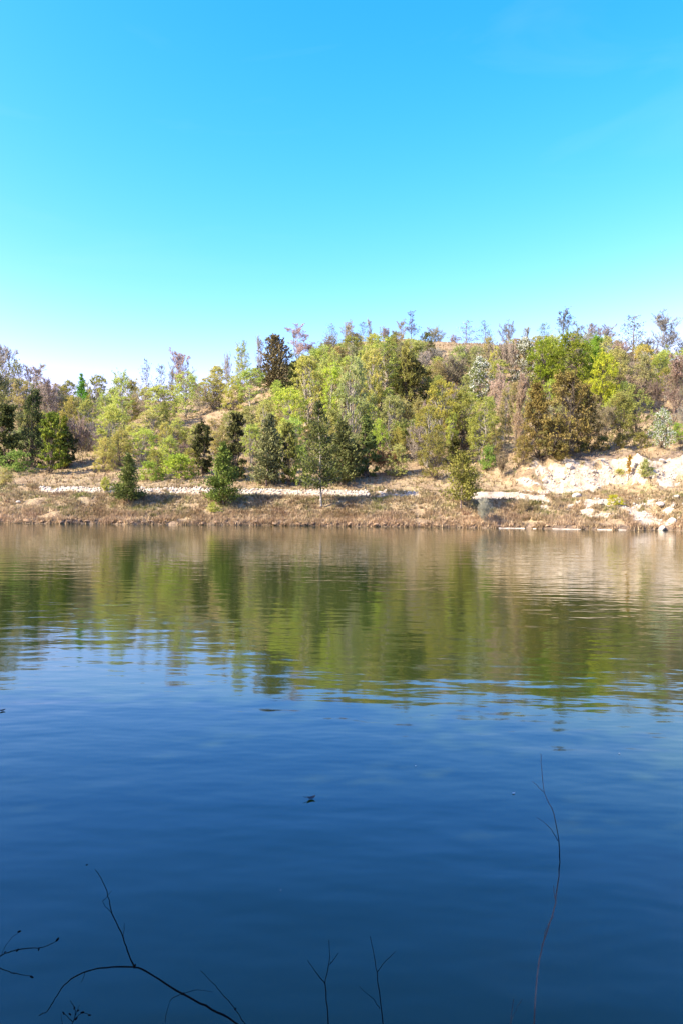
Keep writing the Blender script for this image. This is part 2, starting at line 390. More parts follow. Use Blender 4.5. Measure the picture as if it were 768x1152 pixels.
def broadleaf(kind, seed, H_=8.0, W_=4.5, base=0.2, nclump=46, nleaf=4200, leaf=0.15, shape='oval', stems=1, bark=None,
              clump=0.11, lmat=None, blossom=0.0, gap=0.0, flat=0.75, upright=False, sprays=6):
    rng = np.random.default_rng(seed)
    polys = []; stem_paths = []
    for s in range(stems):
        ax = rng.uniform(-1, 1, 2) * W_ * (0.06 if stems == 1 else 0.2)
        b0 = rng.uniform(-1, 1, 2) * (0.0 if stems == 1 else W_ * 0.05)
        P = wob(rng, (b0[0], b0[1], -0.3), (ax[0], ax[1], H_ * rng.uniform(0.82, 0.95)), 7, H_ * 0.012)
        r0_ = H_ * (0.014 if stems == 1 else 0.009)
        polys.append((P, np.linspace(r0_, r0_ * 0.15, 7))); stem_paths.append(P)
    Cs, Rs = [], []
    lob = rng.uniform(0.7, 1.15, 9)
    for i in range(nclump):
        t = rng.random() ** (0.85)
        z = H_ * (base + (0.97 - base) * t)
        if shape == 'oval': prof = math.sqrt(max(0.02, 1 - (2 * t - 0.9) ** 2 / 1.25))
        elif shape == 'cone': prof = max(0.06, (1 - t) ** 0.75)
        elif shape == 'dome': prof = math.sqrt(max(0.03, 1 - t ** 2.2))
        else: prof = 0.55 + 0.45 * math.sin(math.pi * min(1, t * 0.95 + 0.1)) if t < 0.9 else 0.4
        th = rng.uniform(0, 2 * np.pi)
        rr = (W_ / 2 - clump * W_ * 0.7) * prof * lob[int(th / (2 * np.pi) * 9) % 9] * math.sqrt(rng.uniform(0.12, 1))
        c = np.array([rr * math.cos(th), rr * math.sin(th), z])
        sp = stem_paths[rng.integers(len(stem_paths))]
        zz = max(0.1, z - (0.9 * rr if not upright else 2.2 * rr) - 0.3)
        k = np.clip(np.interp(zz, sp[:, 2], np.arange(len(sp))), 0, len(sp) - 1.01)
        p0 = sp[int(k)] + (sp[int(k) + 1] - sp[int(k)]) * (k - int(k))
        P = wob(rng, p0, c, 4, 0.05 * rr + 0.02, -0.06 * rr)
        polys.append((P, np.linspace(H_ * 0.0045, H_ * 0.0014, 4)))
        Cs.append(c); Rs.append(W_ * clump * rng.uniform(0.7, 1.35))
    Cs, Rs = np.array(Cs), np.array(Rs)
    A0, A1, own = [], [], []
    for j in range(nclump):                           # leafy sprays reaching out of every clump
        for _ in range(sprays):
            dd = rng.normal(size=3); dd[2] = dd[2] * flat + (0.9 if upright else 0.25)
            out_ = Cs[j] * np.array([1, 1, 0]); dd += out_ / (np.linalg.norm(out_) + 0.3) * 0.6
            dd /= np.linalg.norm(dd); L_ = Rs[j] * rng.uniform(0.6, 1.7)
            A0.append(Cs[j]); A1.append(Cs[j] + dd * L_); own.append(j)
            if rng.random() < 0.5: polys.append((np.array([Cs[j], Cs[j] + dd * L_ * 0.95]), np.array([0.0011, 0.0004]) * H_))
    A0, A1, own = np.array(A0), np.array(A1), np.array(own)
    w = np.linalg.norm(A1 - A0, axis=1) * rng.uniform(0.4, 1.2, len(A0)); w /= w.sum()
    si = rng.choice(len(A0), nleaf, p=w); tt = rng.random((nleaf, 1)) ** 0.7
    L = A0[si] * (1 - tt) + A1[si] * tt + rng.normal(size=(nleaf, 3)) * (W_ * clump * 0.16)
    ci = own[si]; ok = L[:, 2] > 0.01 * H_; L, ci, si = L[ok], ci[ok], si[ok]
    ct, st_ = rng.random(len(Cs)), rng.random(len(A0))
    tv = np.clip(0.40 * rng.random(len(L)) + 0.3 * ct[ci] + 0.3 * st_[si], 0, 1)
    al = None
    if upright: al = np.tile([0, 0, 1.0], (len(L), 1)) + np.random.default_rng(seed + 1).normal(size=(len(L), 3)) * 0.35
    V, q, tv = leaves(rng, L, leaf * rng.uniform(0.6, 1.35, len(L)), 1.5 if upright else 1.15, al, tv)
    parts = []
    tv_, tq = tubes(polys[:stems], 6)
    v2, q2 = tubes(polys[stems:], 3)
    parts.append(('trunk', newmesh('trunk', np.concatenate([tv_, v2]), np.concatenate([tq, q2 + len(tv_)]), 4, bark or M_BARK_PALE, smooth=True), False))
    parts.append(('crown', newmesh('crown', V, q, 4, lmat or M_LEAF, tv), True))
    if blossom > 0:
        nb = int(nleaf * blossom)
        ci = rng.choice(len(Cs), nb); off = rng.normal(size=(nb, 3)); off /= np.linalg.norm(off, axis=1, keepdims=True)
        off *= rng.uniform(0.7, 1.25, (nb, 1)); off[:, 2] = off[:, 2] * flat + 0.15
        V, q, tv = leaves(rng, Cs[ci] + off * Rs[ci][:, None], leaf * rng.uniform(0.6, 1.2, nb), 1.0)
        parts.append(('blossom', newmesh('blossom', V, q, 4, M_BLOSSOM, tv), False))
    add_proto(kind, H_, W_, parts)

def conifer(kind, seed, H_=8.0, W_=4.0, base=0.12, nwh=26, per=5, sparse=1.0, leaf=0.16, droop=0.0, taper=0.8, ntuft=34, thick=1.0, bark=None, tr_r=0.0145):
    rng = np.random.default_rng(seed)
    tr = wob(rng, (0, 0, -0.3), (rng.normal() * 0.1, rng.normal() * 0.1, H_ * 0.985), 9, H_ * 0.004)
    polys = [(tr, np.linspace(H_ * tr_r, H_ * 0.002, 9))]
    C, A, T = [], [], []
    for w in range(nwh):
        t = (w + rng.uniform(-0.3, 0.3)) / nwh; t = min(max(t, 0), 0.99)
        z = H_ * (base + (0.98 - base) * t)
        Lm = W_ / 2 * ((1 - t) ** taper * 0.96 + 0.04) * (0.88 + 0.12 * min(1, t * 5))
        for b in range(per):
            if rng.random() > sparse: continue
            th = rng.uniform(0, 2 * np.pi); L = Lm * rng.uniform(0.5, 1.2)
            cx = np.interp(z, tr[:, 2], tr[:, 0]); cy = np.interp(z, tr[:, 2], tr[:, 1])
            p0 = np.array([cx, cy, z]); up = 0.25 + 0.35 * t - droop
            p1 = p0 + np.array([math.cos(th) * L, math.sin(th) * L, L * up])
            P = wob(rng, p0, p1, 5, 0.03 * L, -0.10 * L)
            polys.append((P, np.linspace(H_ * 0.0035 * (0.5 + L / W_), H_ * 0.0008, 5)))
            m = max(5, int(ntuft * L / (W_ / 2) * rng.uniform(0.7, 1.2)) + 4)
            s = rng.uniform(0.22, 1.04, m) ** 0.8 * 4
            k = np.clip(s.astype(int), 0, 3); fr = (s - k)[:, None]
            Q_ = P[k] + (P[k + 1] - P[k]) * fr
            sp = 0.16 * thick * (0.4 + 0.6 * L)
            Q_ = Q_ + rng.normal(size=(m, 3)) * sp * np.array([1, 1, 0.55])
            dirv = (p1 - p0) / L + np.array([0, 0, 0.5]) + rng.normal(size=(m, 3)) * 0.5
            C.append(Q_); A.append(dirv); T.append(np.clip(rng.normal(0.5, 0.16, m) + rng.normal() * 0.16, 0, 1))
    C = np.concatenate(C); A = np.concatenate(A); T = np.concatenate(T)
    V, q, tv = leaves(rng, C, leaf * rng.uniform(0.7, 1.3, len(C)), 1.9, A, T)
    v1, q1 = tubes(polys[:1], 7); v2, q2 = tubes(polys[1:], 3)
    add_proto(kind, H_, W_, [('trunk', newmesh('trunk', np.concatenate([v1, v2]), np.concatenate([q1, q2 + len(v1)]), 4, bark or M_BARK_PINE, smooth=True), False),
                             ('crown', newmesh('crown', V, q, 4, M_NEEDLE, tv), True)])

def bare(kind, seed, H_=6.0, W_=3.5, stems=1, lv=(9, 6, 5), up=0.5, r=0.011, buds=0, leaf=0.12, start=0.25, fine=1.0):
    rng = np.random.default_rng(seed)
    trunk, tw, tips = [], [], []
    def grow(p, dv, L, rr, level):
        k = 5 if level == 0 else 4
        P = [np.array(p)]; v = np.array(dv, float)
        for i in range(k - 1):
            v = v + rng.normal(size=3) * (0.10 if level == 0 else 0.20) + np.array([0, 0, 0.10 * up]); v /= np.linalg.norm(v)
            P.append(P[-1] + v * L / (k - 1))
        P = np.array(P); (trunk if level == 0 else tw).append((P, np.linspace(rr, rr * 0.3, k)))
        if level < len(lv):
            for j in range(lv[level]):
                s = rng.uniform(start if level == 0 else 0.15, 1.0) * (k - 1); q = min(int(s), k - 2)
                p0 = P[q] + (P[q + 1] - P[q]) * (s - q)
                a = rng.normal(size=3); a[2] = abs(a[2]) * 0.4; a /= np.linalg.norm(a)
                dv2 = v * up + a * (1.0 - 0.35 * up); dv2 /= np.linalg.norm(dv2)
                frac = (1 - 0.55 * s / (k - 1))
                grow(p0, dv2, L * (0.55 if level == 0 else 0.58) * frac * rng.uniform(0.75, 1.2) * (W_ / H_ * 1.5 if level == 0 else 1), rr * 0.42, level + 1)
        else: tips.append(P[-1]); tips.append(P[1])
    for s in range(stems):
        a = rng.normal(size=3) * (0.05 if stems == 1 else 0.28); a[2] = 1
        grow(np.array([rng.normal() * 0.06 * (stems > 1), rng.normal() * 0.06 * (stems > 1), -0.2]), a / np.linalg.norm(a), H_ * rng.uniform(0.75, 0.95), H_ * r / (stems ** 0.4), 0)
    tw2 = [(P, np.maximum(rr, 0.010 * fine)) for P, rr in tw]
    v1, q1 = tubes(trunk, 5); v2, q2 = tubes(tw2, 3)
    parts = [('trunk', newmesh('trunk', v1, q1, 4, M_BARK, smooth=True), False),
             ('branches', newmesh('branches', v2, q2, 4, M_TWIG, np.repeat(rng.random(len(tw2)), [ (len(P) - 1) * 3 for P, _ in tw2])), True)]
    if buds:
        tp = np.array(tips); m = int(len(tp) * buds)
        Cc = tp[rng.integers(len(tp), size=m)] + rng.normal(size=(m, 3)) * 0.10
        V, q, tv = leaves(rng, Cc, leaf * rng.uniform(0.6, 1.3, m), 1.4)
        parts.append(('crown', newmesh('crown', V, q, 4, M_LEAF, tv), True))
    zt = max(v2[:, 2].max(), v1[:, 2].max()); wt = np.percentile(np.hypot(v2[:, 0], v2[:, 1]), 97) * 2
    add_proto(kind, zt, wt, parts)

def blossom_mat():
    m, n, out = mat('white_blossom')
    at = N(n, 'ShaderNodeAttribute', attribute_name='tint')
    c = ramp(n, at.outputs['Fac'], [(0, (0.50, 0.50, 0.36)), (0.6, (0.72, 0.72, 0.62))])
    df = N(n, 'ShaderNodeBsdfDiffuse'); tr = N(n, 'ShaderNodeBsdfTranslucent'); mx = N(n, 'ShaderNodeMixShader'); mx.inputs[0].default_value = 0.25
    n.links.new(c, df.inputs[0]); n.links.new(c, tr.inputs[0]); n.links.new(df.outputs[0], mx.inputs[1]); n.links.new(tr.outputs[0], mx.inputs[2])
    n.links.new(mx.outputs[0], out.inputs[0]); return m
M_BLOSSOM = blossom_mat()

for s in range(5): broadleaf('birch', 100 + s, 9, 4.6, 0.10, 85, 7500, 0.115, 'oval', 1 + s % 3, M_BARK_PALE, 0.10, upright=(s % 2 == 0))
for s in range(3): broadleaf('leafy', 200 + s, 8, 6.0, 0.08, 110, 12000, 0.135, 'oval', 2, M_BARK, 0.10)
for s in range(4): broadleaf('thicket', 300 + s, 5, 4.2, 0.03, 75, 6500, 0.10, 'dome', 4, M_BARK, 0.10)
for s in range(4): broadleaf('juniper', 400 + s, 6, 2.8, 0.02, 60, 6500, 0.13, 'column' if s % 2 else 'cone', 3, M_BARK, 0.13, lmat=M_NEEDLE, upright=True)
for s in range(3): broadleaf('broad_juniper', 450 + s, 7, 5.2, 0.02, 130, 9500, 0.12, 'dome' if s % 2 else 'cone', 5, M_BARK, 0.085, lmat=M_NEEDLE)
for s in range(3): broadleaf('bush', 500 + s, 1.6, 2.2, 0.0, 36, 2200, 0.09, 'dome', 5, M_BARK, 0.14)
for s in range(3): broadleaf('blossom', 600 + s, 5, 4.4, 0.05, 90, 3800, 0.12, 'dome', 4, M_BARK, 0.085, blossom=0.8)
broadleaf('sapling', 700, 2.0, 0.6, 0.25, 26, 420, 0.08, 'cone', 1, M_BARK, 0.22, upright=True)
for s in range(3): conifer('young_pine', 800 + s, 4.6, 2.6, 0.09, 22, 8, 0.9, 0.10, 0.0, 0.95, 70, 1.2)
for s in range(1): conifer('round_pine', 810, 4.6, 3.2, 0.17, 16, 7, 0.85, 0.11, -0.12, 0.5, 70, 1.1)
conifer('tall_pine', 820, 9.0, 4.2, 0.19, 28, 7, 0.95, 0.12, 0.02, 0.8, 52, 1.0, bark=M_BARK_PALE, tr_r=0.011)
for s in range(2): conifer('ridge_pine', 830 + s, 9, 6.0, 0.08, 24, 6, 0.9, 0.26, 0.0, 0.6, 40, 1.6)
for s in range(3): conifer('thin_pine', 840 + s, 5, 3.4, 0.15, 16, 5, 0.7, 0.11, -0.1, 0.5, 18, 1.3)
for s in range(3): bare('bare_tree', 900 + s, 6, 3.6, 2, (13, 8, 8), 0.7, 0.009, start=0.12, fine=1.35)
for s in range(3): bare('bare_shrub', 920 + s, 4, 3.6, 6, (9, 6, 6), 0.8, 0.008, buds=0.12, start=0.1, fine=1.3)
for s in range(2): bare('budding_tree', 940 + s, 7, 3.4, 1, (14, 7, 5), 0.75, 0.010, buds=0.7, leaf=0.13, start=0.15, fine=1.2)
for s in range(2): bare('twiggy_tree', 960 + s, 7, 4.0, 4, (11, 7, 6), 0.85, 0.009, buds=1.0, leaf=0.12, start=0.12, fine=1.3)

# ------------------------------------------------------------------ the trees and shrubs, one by one
LIME = (0.185, 0.22, 0.05); BRIGHT = (0.125, 0.16, 0.026); PALE = (0.22, 0.225, 0.085); YELL = (0.20, 0.215, 0.07)
OLIVE = (0.145, 0.145, 0.05); GREYG = (0.175, 0.18, 0.085); BROWN = (0.145, 0.112, 0.05); PINE = (0.082, 0.115, 0.04)
DARK = (0.052, 0.064, 0.030); PINEG = (0.125, 0.135, 0.07); PINK = (0.25, 0.20, 0.165); GREY = (0.24, 0.215, 0.18)
TAN = (0.19, 0.17, 0.125); JUN = (0.14, 0.155, 0.035); BLUE = (0.16, 0.165, 0.165); RUST = (0.20, 0.125, 0.06)
KNAME = {'birch': ('birch_tree', 'birch tree'), 'leafy': ('leafy_tree', 'tree'), 'thicket': ('scrub_tree', 'scrub tree'), 'juniper': ('juniper_tree', 'juniper'),
         'broad_juniper': ('juniper_tree', 'juniper'), 'bush': ('bush', 'bush'), 'blossom': ('blossoming_shrub', 'blossoming shrub'), 'sapling': ('sapling', 'sapling'), 'young_pine': ('pine_tree', 'pine tree'),
         'tall_pine': ('pine_tree', 'pine tree'), 'round_pine': ('pine_tree', 'pine tree'), 'ridge_pine': ('pine_tree', 'pine tree'), 'thin_pine': ('sparse_pine_tree', 'pine tree'),
         'bare_tree': ('bare_tree', 'bare tree'), 'bare_shrub': ('bare_shrub', 'bare shrub'), 'budding_tree': ('budding_tree', 'budding tree'), 'twiggy_tree': ('twiggy_tree', 'twiggy tree')}
GROUPS = {'round_pine': 'pines on the far bank and lower slope', 'young_pine': 'pines on the far bank and lower slope', 'tall_pine': 'pines on the far bank and lower slope', 'ridge_pine': 'pines on the far bank and lower slope',
          'thin_pine': 'sparse pines along the skyline', 'bare_tree': 'bare trees along the skyline', 'juniper': 'junipers on the lower slope', 'broad_juniper': 'junipers on the lower slope',
          'birch': 'birches on the hillside', 'thicket': 'scrub trees of the hillside thicket', 'leafy': 'leafy trees on the hillside', 'bush': 'low bushes on the bank and slope',
          'blossom': 'white blossoming shrubs', 'bare_shrub': 'leafless shrubs on the hillside', 'twiggy_tree': 'half-bare trees on the hillside', 'budding_tree': 'half-bare trees on the hillside'}
rs = random.Random(7)
count = {}
def plant(px, base, top, w, kind, color, label, sky_d=None):
    if sky_d is not None:
        d = ray(px, 400); t = sky_d / d[1]; x, y = CAM[0] + t * d[0], sky_d
        z = H1(x, y)
    else: x, y, z = ground(px, base)
    bx, by = project((x, y, z))
    hm = max(0.5, (by - top) / F_PX * y); wm = w / F_PX * y
    k = count.get(kind, rs.randrange(7)); count[kind] = k + 1
    H_, W_, parts = PROTO[kind][k % len(PROTO[kind])]
    root = bpy.data.objects.new(KNAME[kind][0], None); COL.objects.link(root)
    root.empty_display_size = 0.3
    root.location = (x, y, z); lean_ = 0.035 if 'pine' in kind else 0.07
    root.rotation_euler = (rs.uniform(-lean_, lean_), rs.uniform(-lean_, lean_), rs.uniform(0, 6.28)); s = wm / W_; root.scale = (s, s, hm / H_)
    tag(root, label, KNAME[kind][1], GROUPS.get(kind))
    for nm, me_, col in parts:
        o = bpy.data.objects.new(nm, me_); COL.objects.link(o); o.parent = root
        if col:
            kf = 1.75 if kind == 'leafy' else 2.15 if kind in ('birch', 'thicket', 'bush') else 1.7 if kind == 'twiggy_tree' else 1.4 if kind in ('young_pine', 'tall_pine', 'round_pine', 'broad_juniper') else 1.2
            color_ = (color[0] * kf * 1.06, color[1] * kf * 1.02, color[2] * kf * (0.95 if kind in ('bare_tree', 'bare_shrub', 'twiggy_tree', 'budding_tree') else 0.72))
            j = [rs.uniform(0.9, 1.1) for _ in range(3)]
            o.color = (color_[0] * j[0], color_[1] * j[1], color_[2] * j[2], 1)
    return root
T = [
 # px, base, top, width, kind, colour, label          --- pines and junipers that stand out
 (145, 566, 508, 37, 'young_pine', PINE, 'small dark green conical pine alone on the bank at left'),
 (251, 568, 495, 44, 'young_pine', (0.10, 0.125, 0.042), 'bright green bushy pine on the bank below the dark juniper pair'),
 (518, 574, 507, 44, 'round_pine', (0.13, 0.135, 0.045), 'round bushy light green pine on the bank beside the white track'),
 (361, 572, 447, 54, 'tall_pine', (0.078, 0.092, 0.038), 'tallest pine on the bank with a long bare pale trunk'),
 (300, 547, 462, 46, 'young_pine', PINEG, 'grey-green pine behind the rubble just left of the tall bank pine'),
 (384, 546, 470, 52, 'young_pine', (0.09, 0.10, 0.045), 'dull green pine right behind the tall bank pine'),
 (229, 535, 474, 30, 'juniper', DARK, 'left one of the two dark junipers above the bright bank pine'),
 (262, 540, 464, 38, 'juniper', DARK, 'right one of the two dark junipers above the bright bank pine'),
 (312, 441, 376, 48, 'ridge_pine', (0.115, 0.115, 0.075), 'big dark ragged pine on the ridge left of the summit'),
 (333, 446, 405, 32, 'ridge_pine', DARK, 'dark pine tucked against the right side of the big ragged ridge pine'),
 (56, 532, 466, 36, 'juniper', JUN, 'yellow-green upright juniper at the left end of the slope'),
 (68, 528, 470, 26, 'juniper', (0.16, 0.17, 0.04), 'slim yellowish juniper leaning on the upright one at left'),
 (76, 527, 480, 26, 'juniper', DARK, 'blackish juniper between the yellow-green juniper and the leafless shrub'),
 (34, 526, 436, 50, 'broad_juniper', DARK, 'broad dark evergreen left of the yellow-green juniper'),
 (8, 528, 455, 44, 'juniper', DARK, 'dark evergreen cut off by the left edge of the view'),
 (326, 547, 478, 26, 'juniper', OLIVE, 'olive juniper squeezed between two grey-green pines by the rubble'),
 (338, 548, 505, 24, 'bush', (0.11, 0.15, 0.045), 'green bush at the foot of the olive juniper'),
 (412, 538, 470, 38, 'juniper', (0.10, 0.11, 0.045), 'dull olive juniper to the right of the tall bank pine'),
 # brown-olive group over the scarp
 (636, 513, 418, 66, 'broad_juniper', BROWN, 'large rusty olive juniper right above the chalk scarp'),
 (606, 516, 428, 54, 'broad_juniper', (0.145, 0.116, 0.05), 'rusty olive juniper at the left end of the chalk scarp'),
 (660, 508, 432, 46, 'broad_juniper', (0.148, 0.11, 0.05), 'rusty olive juniper right of the largest one above the scarp'),
 (622, 515, 470, 44, 'broad_juniper', BROWN, 'low brown juniper in front of the rusty group above the scarp'),
 # bright trees at right
 (612, 450, 381, 44, 'leafy', BRIGHT, 'fresh green tree next to the upper blossoming shrub'),
 (642, 452, 373, 60, 'leafy', BRIGHT, 'biggest fresh green tree on the right of the hill'),
 (668, 440, 377, 36, 'leafy', (0.13, 0.18, 0.035), 'fresh green tree on the right flank of the biggest one'),
 (675, 472, 396, 40, 'leafy', (0.235, 0.25, 0.035), 'lime yellow tree below the fresh green trees on the right'),
 # blossom
 (541, 452, 402, 38, 'blossom', (0.13, 0.16, 0.06), 'white blossoming shrub in the middle of the upper slope'),
 (589, 434, 381, 38, 'blossom', (0.13, 0.14, 0.08), 'white blossoming shrub near the skyline beside the fresh green trees'),
 (745, 505, 460, 32, 'blossom', (0.15, 0.2, 0.06), 'white flowered shrub above the right end of the scarp'),
 # left edge
 (6, 500, 408, 50, 'twiggy_tree', (0.16, 0.14, 0.07), 'tall half-bare tree at the left edge of the view'),
 (10, 470, 384, 40, 'bare_tree', GREY, 'tall bare tree with fine twigs at the upper left edge'),
 (34, 470, 407, 42, 'bare_tree', GREY, 'bare grey tree behind the broad dark evergreen'),
 (56, 486, 416, 46, 'twiggy_tree', TAN, 'tan budding tree behind the yellow-green juniper'),
 (16, 531, 508, 44, 'bush', (0.10, 0.15, 0.04), 'bright green bush under the dark evergreens at left'),
 (6, 548, 528, 26, 'bush', (0.17, 0.18, 0.08), 'pale green bush by the left edge near the track'),
 (92, 521, 463, 38, 'bare_shrub', PINK, 'pinkish leafless shrub right of the yellow-green juniper'),
 (80, 506, 446, 32, 'thicket', (0.16, 0.14, 0.06), 'dull olive scrub behind the pinkish leafless shrub'),
 (112, 512, 470, 34, 'bare_shrub', GREY, 'grey leafless shrub right of the pinkish one on the lower left slope'),
 (93, 470, 419, 20, 'young_pine', (0.09, 0.19, 0.045), 'vivid green pointed tree on the left skyline'),
 (76, 468, 428, 34, 'thicket', OLIVE, 'olive scrub left of the vivid green pointed tree'),
 (110, 472, 422, 28, 'birch', OLIVE, 'olive birch right of the vivid green pointed tree'),
 (131, 505, 418, 40, 'birch', YELL, 'tall yellow-green birch over the small bank pine'),
 (122, 522, 458, 40, 'birch', YELL, 'yellow-green birch below the tall one on the left slope'),
 (155, 478, 440, 32, 'bare_shrub', PINK, 'rosy leafless shrub in the middle of the left slope'),
 (150, 462, 424, 32, 'twiggy_tree', PALE, 'pale half-bare tree over the rosy leafless shrub'),
 (165, 0, 404, 20, 'thin_pine', BLUE, 'left one of two thin blue-grey trees on the left skyline', 141),
 (181, 0, 411, 20, 'thin_pine', (0.10, 0.11, 0.11), 'right and darker one of two thin trees on the left skyline', 139),
 (194, 0, 405, 20, 'bare_tree', GREY, 'small bare tree left of the tall bare skyline tree', 140),
 (209, 0, 393, 36, 'bare_tree', PINK, 'tall bare tree standing high on the left skyline', 138),
 (210, 470, 416, 42, 'birch', PALE, 'pale green birch under the tall bare skyline tree'),
 (184, 478, 434, 42, 'birch', PALE, 'pale birch left of the open grassy strip'),
 (160, 522, 482, 38, 'birch', (0.2, 0.22, 0.07), 'pale green birch above the green bush hedge'),
 (135, 525, 484, 40, 'thicket', (0.17, 0.18, 0.075), 'pale olive scrub behind the small bank pine'),
 (226, 470, 430, 18, 'bare_tree', PINK, 'slim pinkish bare tree beside the open grassy strip'),
 (176, 536, 506, 32, 'thicket', OLIVE, 'olive scrub right of the small bank pine'),
 (201, 539, 513, 44, 'bush', (0.14, 0.18, 0.035), 'wide bright olive bush left of the dark junipers'),
 (170, 541, 520, 36, 'bush', (0.13, 0.17, 0.035), 'green bush between the small bank pine and the wide bush'),
 (206, 522, 496, 32, 'bare_shrub', (0.19, 0.14, 0.12), 'reddish leafless shrub above the wide bright olive bush'),
 (119, 553, 538, 16, 'bush', (0.15, 0.17, 0.04), 'small yellow-green bush close left of the small bank pine'),
 (134, 556, 544, 12, 'bush', BROWN, 'little brown bush behind the small bank pine'),
 (101, 508, 470, 34, 'thicket', OLIVE, 'olive scrub between the pinkish and the grey leafless shrubs'),
 (118, 531, 492, 34, 'thicket', PALE, 'pale scrub left behind the small bank pine'),
 (190, 528, 492, 36, 'thicket', YELL, 'yellow-green scrub right behind the green bush hedge'),
 (216, 534, 504, 28, 'thicket', OLIVE, 'olive scrub touching the left dark juniper'),
 (240, 520, 484, 30, 'birch', PALE, 'pale birch between the tops of the dark junipers'),
 (284, 524, 478, 34, 'birch', YELL, 'yellow-green birch between the right dark juniper and the grey-green pine'),
 (150, 515, 474, 34, 'birch', PALE, 'pale birch right above the small bank pine'),
 (172, 502, 462, 36, 'birch', PALE, 'pale birch below the rosy leafless shrub on the left slope'),
 (196, 506, 470, 32, 'thicket', YELL, 'yellow-green scrub under the lower end of the open grassy strip'),
 (222, 503, 476, 26, 'thicket', GREYG, 'small grey-green scrub above the left dark juniper'),
 (140, 486, 446, 34, 'birch', OLIVE, 'olive birch left of the rosy leafless shrub'),
 (128, 470, 436, 30, 'thicket', PALE, 'pale scrub behind the tall yellow-green birch'),
 # left-centre slope below the ridge
 (257, 0, 393, 14, 'bare_tree', GREY, 'thin bare pole tree on the skyline left of the ridge pine', 139),
 (274, 452, 386, 26, 'birch', (0.18, 0.2, 0.08), 'slender pale birch left of the big ragged ridge pine'),
 (275, 0, 383, 14, 'thin_pine', BLUE, 'thin bluish treetop left of the big ragged ridge pine', 138),
 (291, 0, 378, 18, 'bare_tree', (0.26, 0.24, 0.24), 'thin grey bare tree touching the ridge pine', 137),
 (336, 0, 365, 44, 'bare_tree', (0.26, 0.24, 0.24), 'wide grey bare tree right behind the ridge pine', 137),
 (350, 0, 384, 20, 'bare_shrub', PINK, 'leafless shrub on the skyline right of the ridge pine', 136),
 (246, 458, 412, 30, 'birch', PALE, 'pale birch on the shoulder under the thin bare pole tree'),
 (282, 457, 412, 40, 'birch', YELL, 'yellow-green birch at the foot of the ridge pine'),
 (240, 460, 424, 36, 'birch', (0.18, 0.19, 0.075), 'pale olive birch over the open grassy strip'),
 (262, 462, 426, 34, 'thicket', PALE, 'pale scrub below the slender birch on the shoulder'),
 (311, 455, 428, 22, 'thicket', YELL, 'small yellow-green scrub in front of the ridge pine'),
 # centre
 (325, 505, 436, 48, 'birch', LIME, 'lime green birch above the grey-green pine'),
 (318, 528, 474, 36, 'birch', YELL, 'yellow-green birch just right of the grey-green pine top'),
 (347, 478, 402, 50, 'birch', YELL, 'tall yellow-green birch below the wide grey bare tree'),
 (372, 486, 404, 34, 'birch', (0.22, 0.25, 0.05), 'bright yellow birch over the top of the tall bank pine'),
 (396, 506, 402, 44, 'birch', GREYG, 'tall grey-green birch right of the bright yellow birch'),
 (414, 480, 392, 34, 'birch', PALE, 'pale slim birch with a visible stem in the centre of the hill'),
 (432, 466, 379, 56, 'birch', (0.17, 0.18, 0.06), 'big olive birch just under the summit'),
 (455, 472, 384, 36, 'thicket', (0.14, 0.14, 0.05), 'olive scrub tree under the bare pair on the summit'),
 (464, 468, 398, 40, 'juniper', (0.105, 0.10, 0.04), 'dark olive juniper on the slope right below the summit'),
 (448, 445, 412, 24, 'juniper', DARK, 'dark juniper patch left of the dark olive juniper'),
 (477, 462, 424, 30, 'thicket', OLIVE, 'olive scrub right of the dark olive juniper'),
 (375, 408, 378, 50, 'bare_shrub', TAN, 'tan leafless shrub on the rim left of the summit'),
 (398, 402, 374, 28, 'thicket', (0.10, 0.085, 0.045), 'dark brownish scrub on the rim left of the summit'),
 (373, 0, 363, 20, 'thin_pine', BLUE, 'first small bluish pine on the rim from the left', 137),
 (390, 0, 359, 24, 'bare_tree', GREY, 'rounded bare tree on the rim between two small bluish pines', 138),
 (408, 0, 362, 18, 'thin_pine', BLUE, 'second small bluish pine on the rim from the left', 137),
 (416, 0, 358, 10, 'bare_tree', GREY, 'thin bare pole on the rim close to the second bluish pine', 138),
 (430, 0, 366, 16, 'bare_shrub', GREY, 'little grey leafless shrub on the rim near the summit', 138),
 (463, 0, 351, 24, 'budding_tree', (0.15, 0.14, 0.14), 'tallest summit tree with a straight stem and sparse leaves', 136),
 (450, 0, 359, 20, 'bare_tree', PINK, 'pinkish bare tree left of the tallest summit tree', 137),
 (480, 396, 375, 22, 'bush', DARK, 'dark round bush on the summit grass'),
 (489, 0, 364, 24, 'bare_shrub', GREY, 'grey leafless shrub on the summit behind the dark round bush', 139),
 (523, 0, 361, 28, 'thin_pine', BLUE, 'blue-grey sparse pine right of the summit grass', 136),
 (510, 0, 376, 20, 'bare_shrub', GREY, 'low bare shrub left of the blue-grey sparse pine', 138),
 (546, 0, 360, 22, 'thin_pine', (0.13, 0.15, 0.13), 'greenish sparse pine on the skyline above the blossoming shrub', 136),
 (569, 0, 360, 24, 'bare_tree', BLUE, 'bare bluish tree on the skyline left of the fresh green trees', 138),
 (590, 0, 366, 16, 'bare_tree', GREY, 'small bare tree on the skyline above the upper blossoming shrub', 138),
 (440, 508, 446, 40, 'birch', GREYG, 'grey-green birch in the centre above the brown shrub'),
 (425, 522, 472, 28, 'thicket', (0.16, 0.21, 0.04), 'bright green scrub right of the dull olive juniper'),
 (428, 536, 502, 40, 'bare_shrub', RUST, 'orange-brown shrub above the shaded rubble'),
 (447, 536, 500, 36, 'thicket', GREYG, 'grey-green scrub right of the orange-brown shrub'),
 (395, 538, 500, 28, 'juniper', DARK, 'dark juniper in shade between two pines and the orange-brown shrub'),
 # right of centre
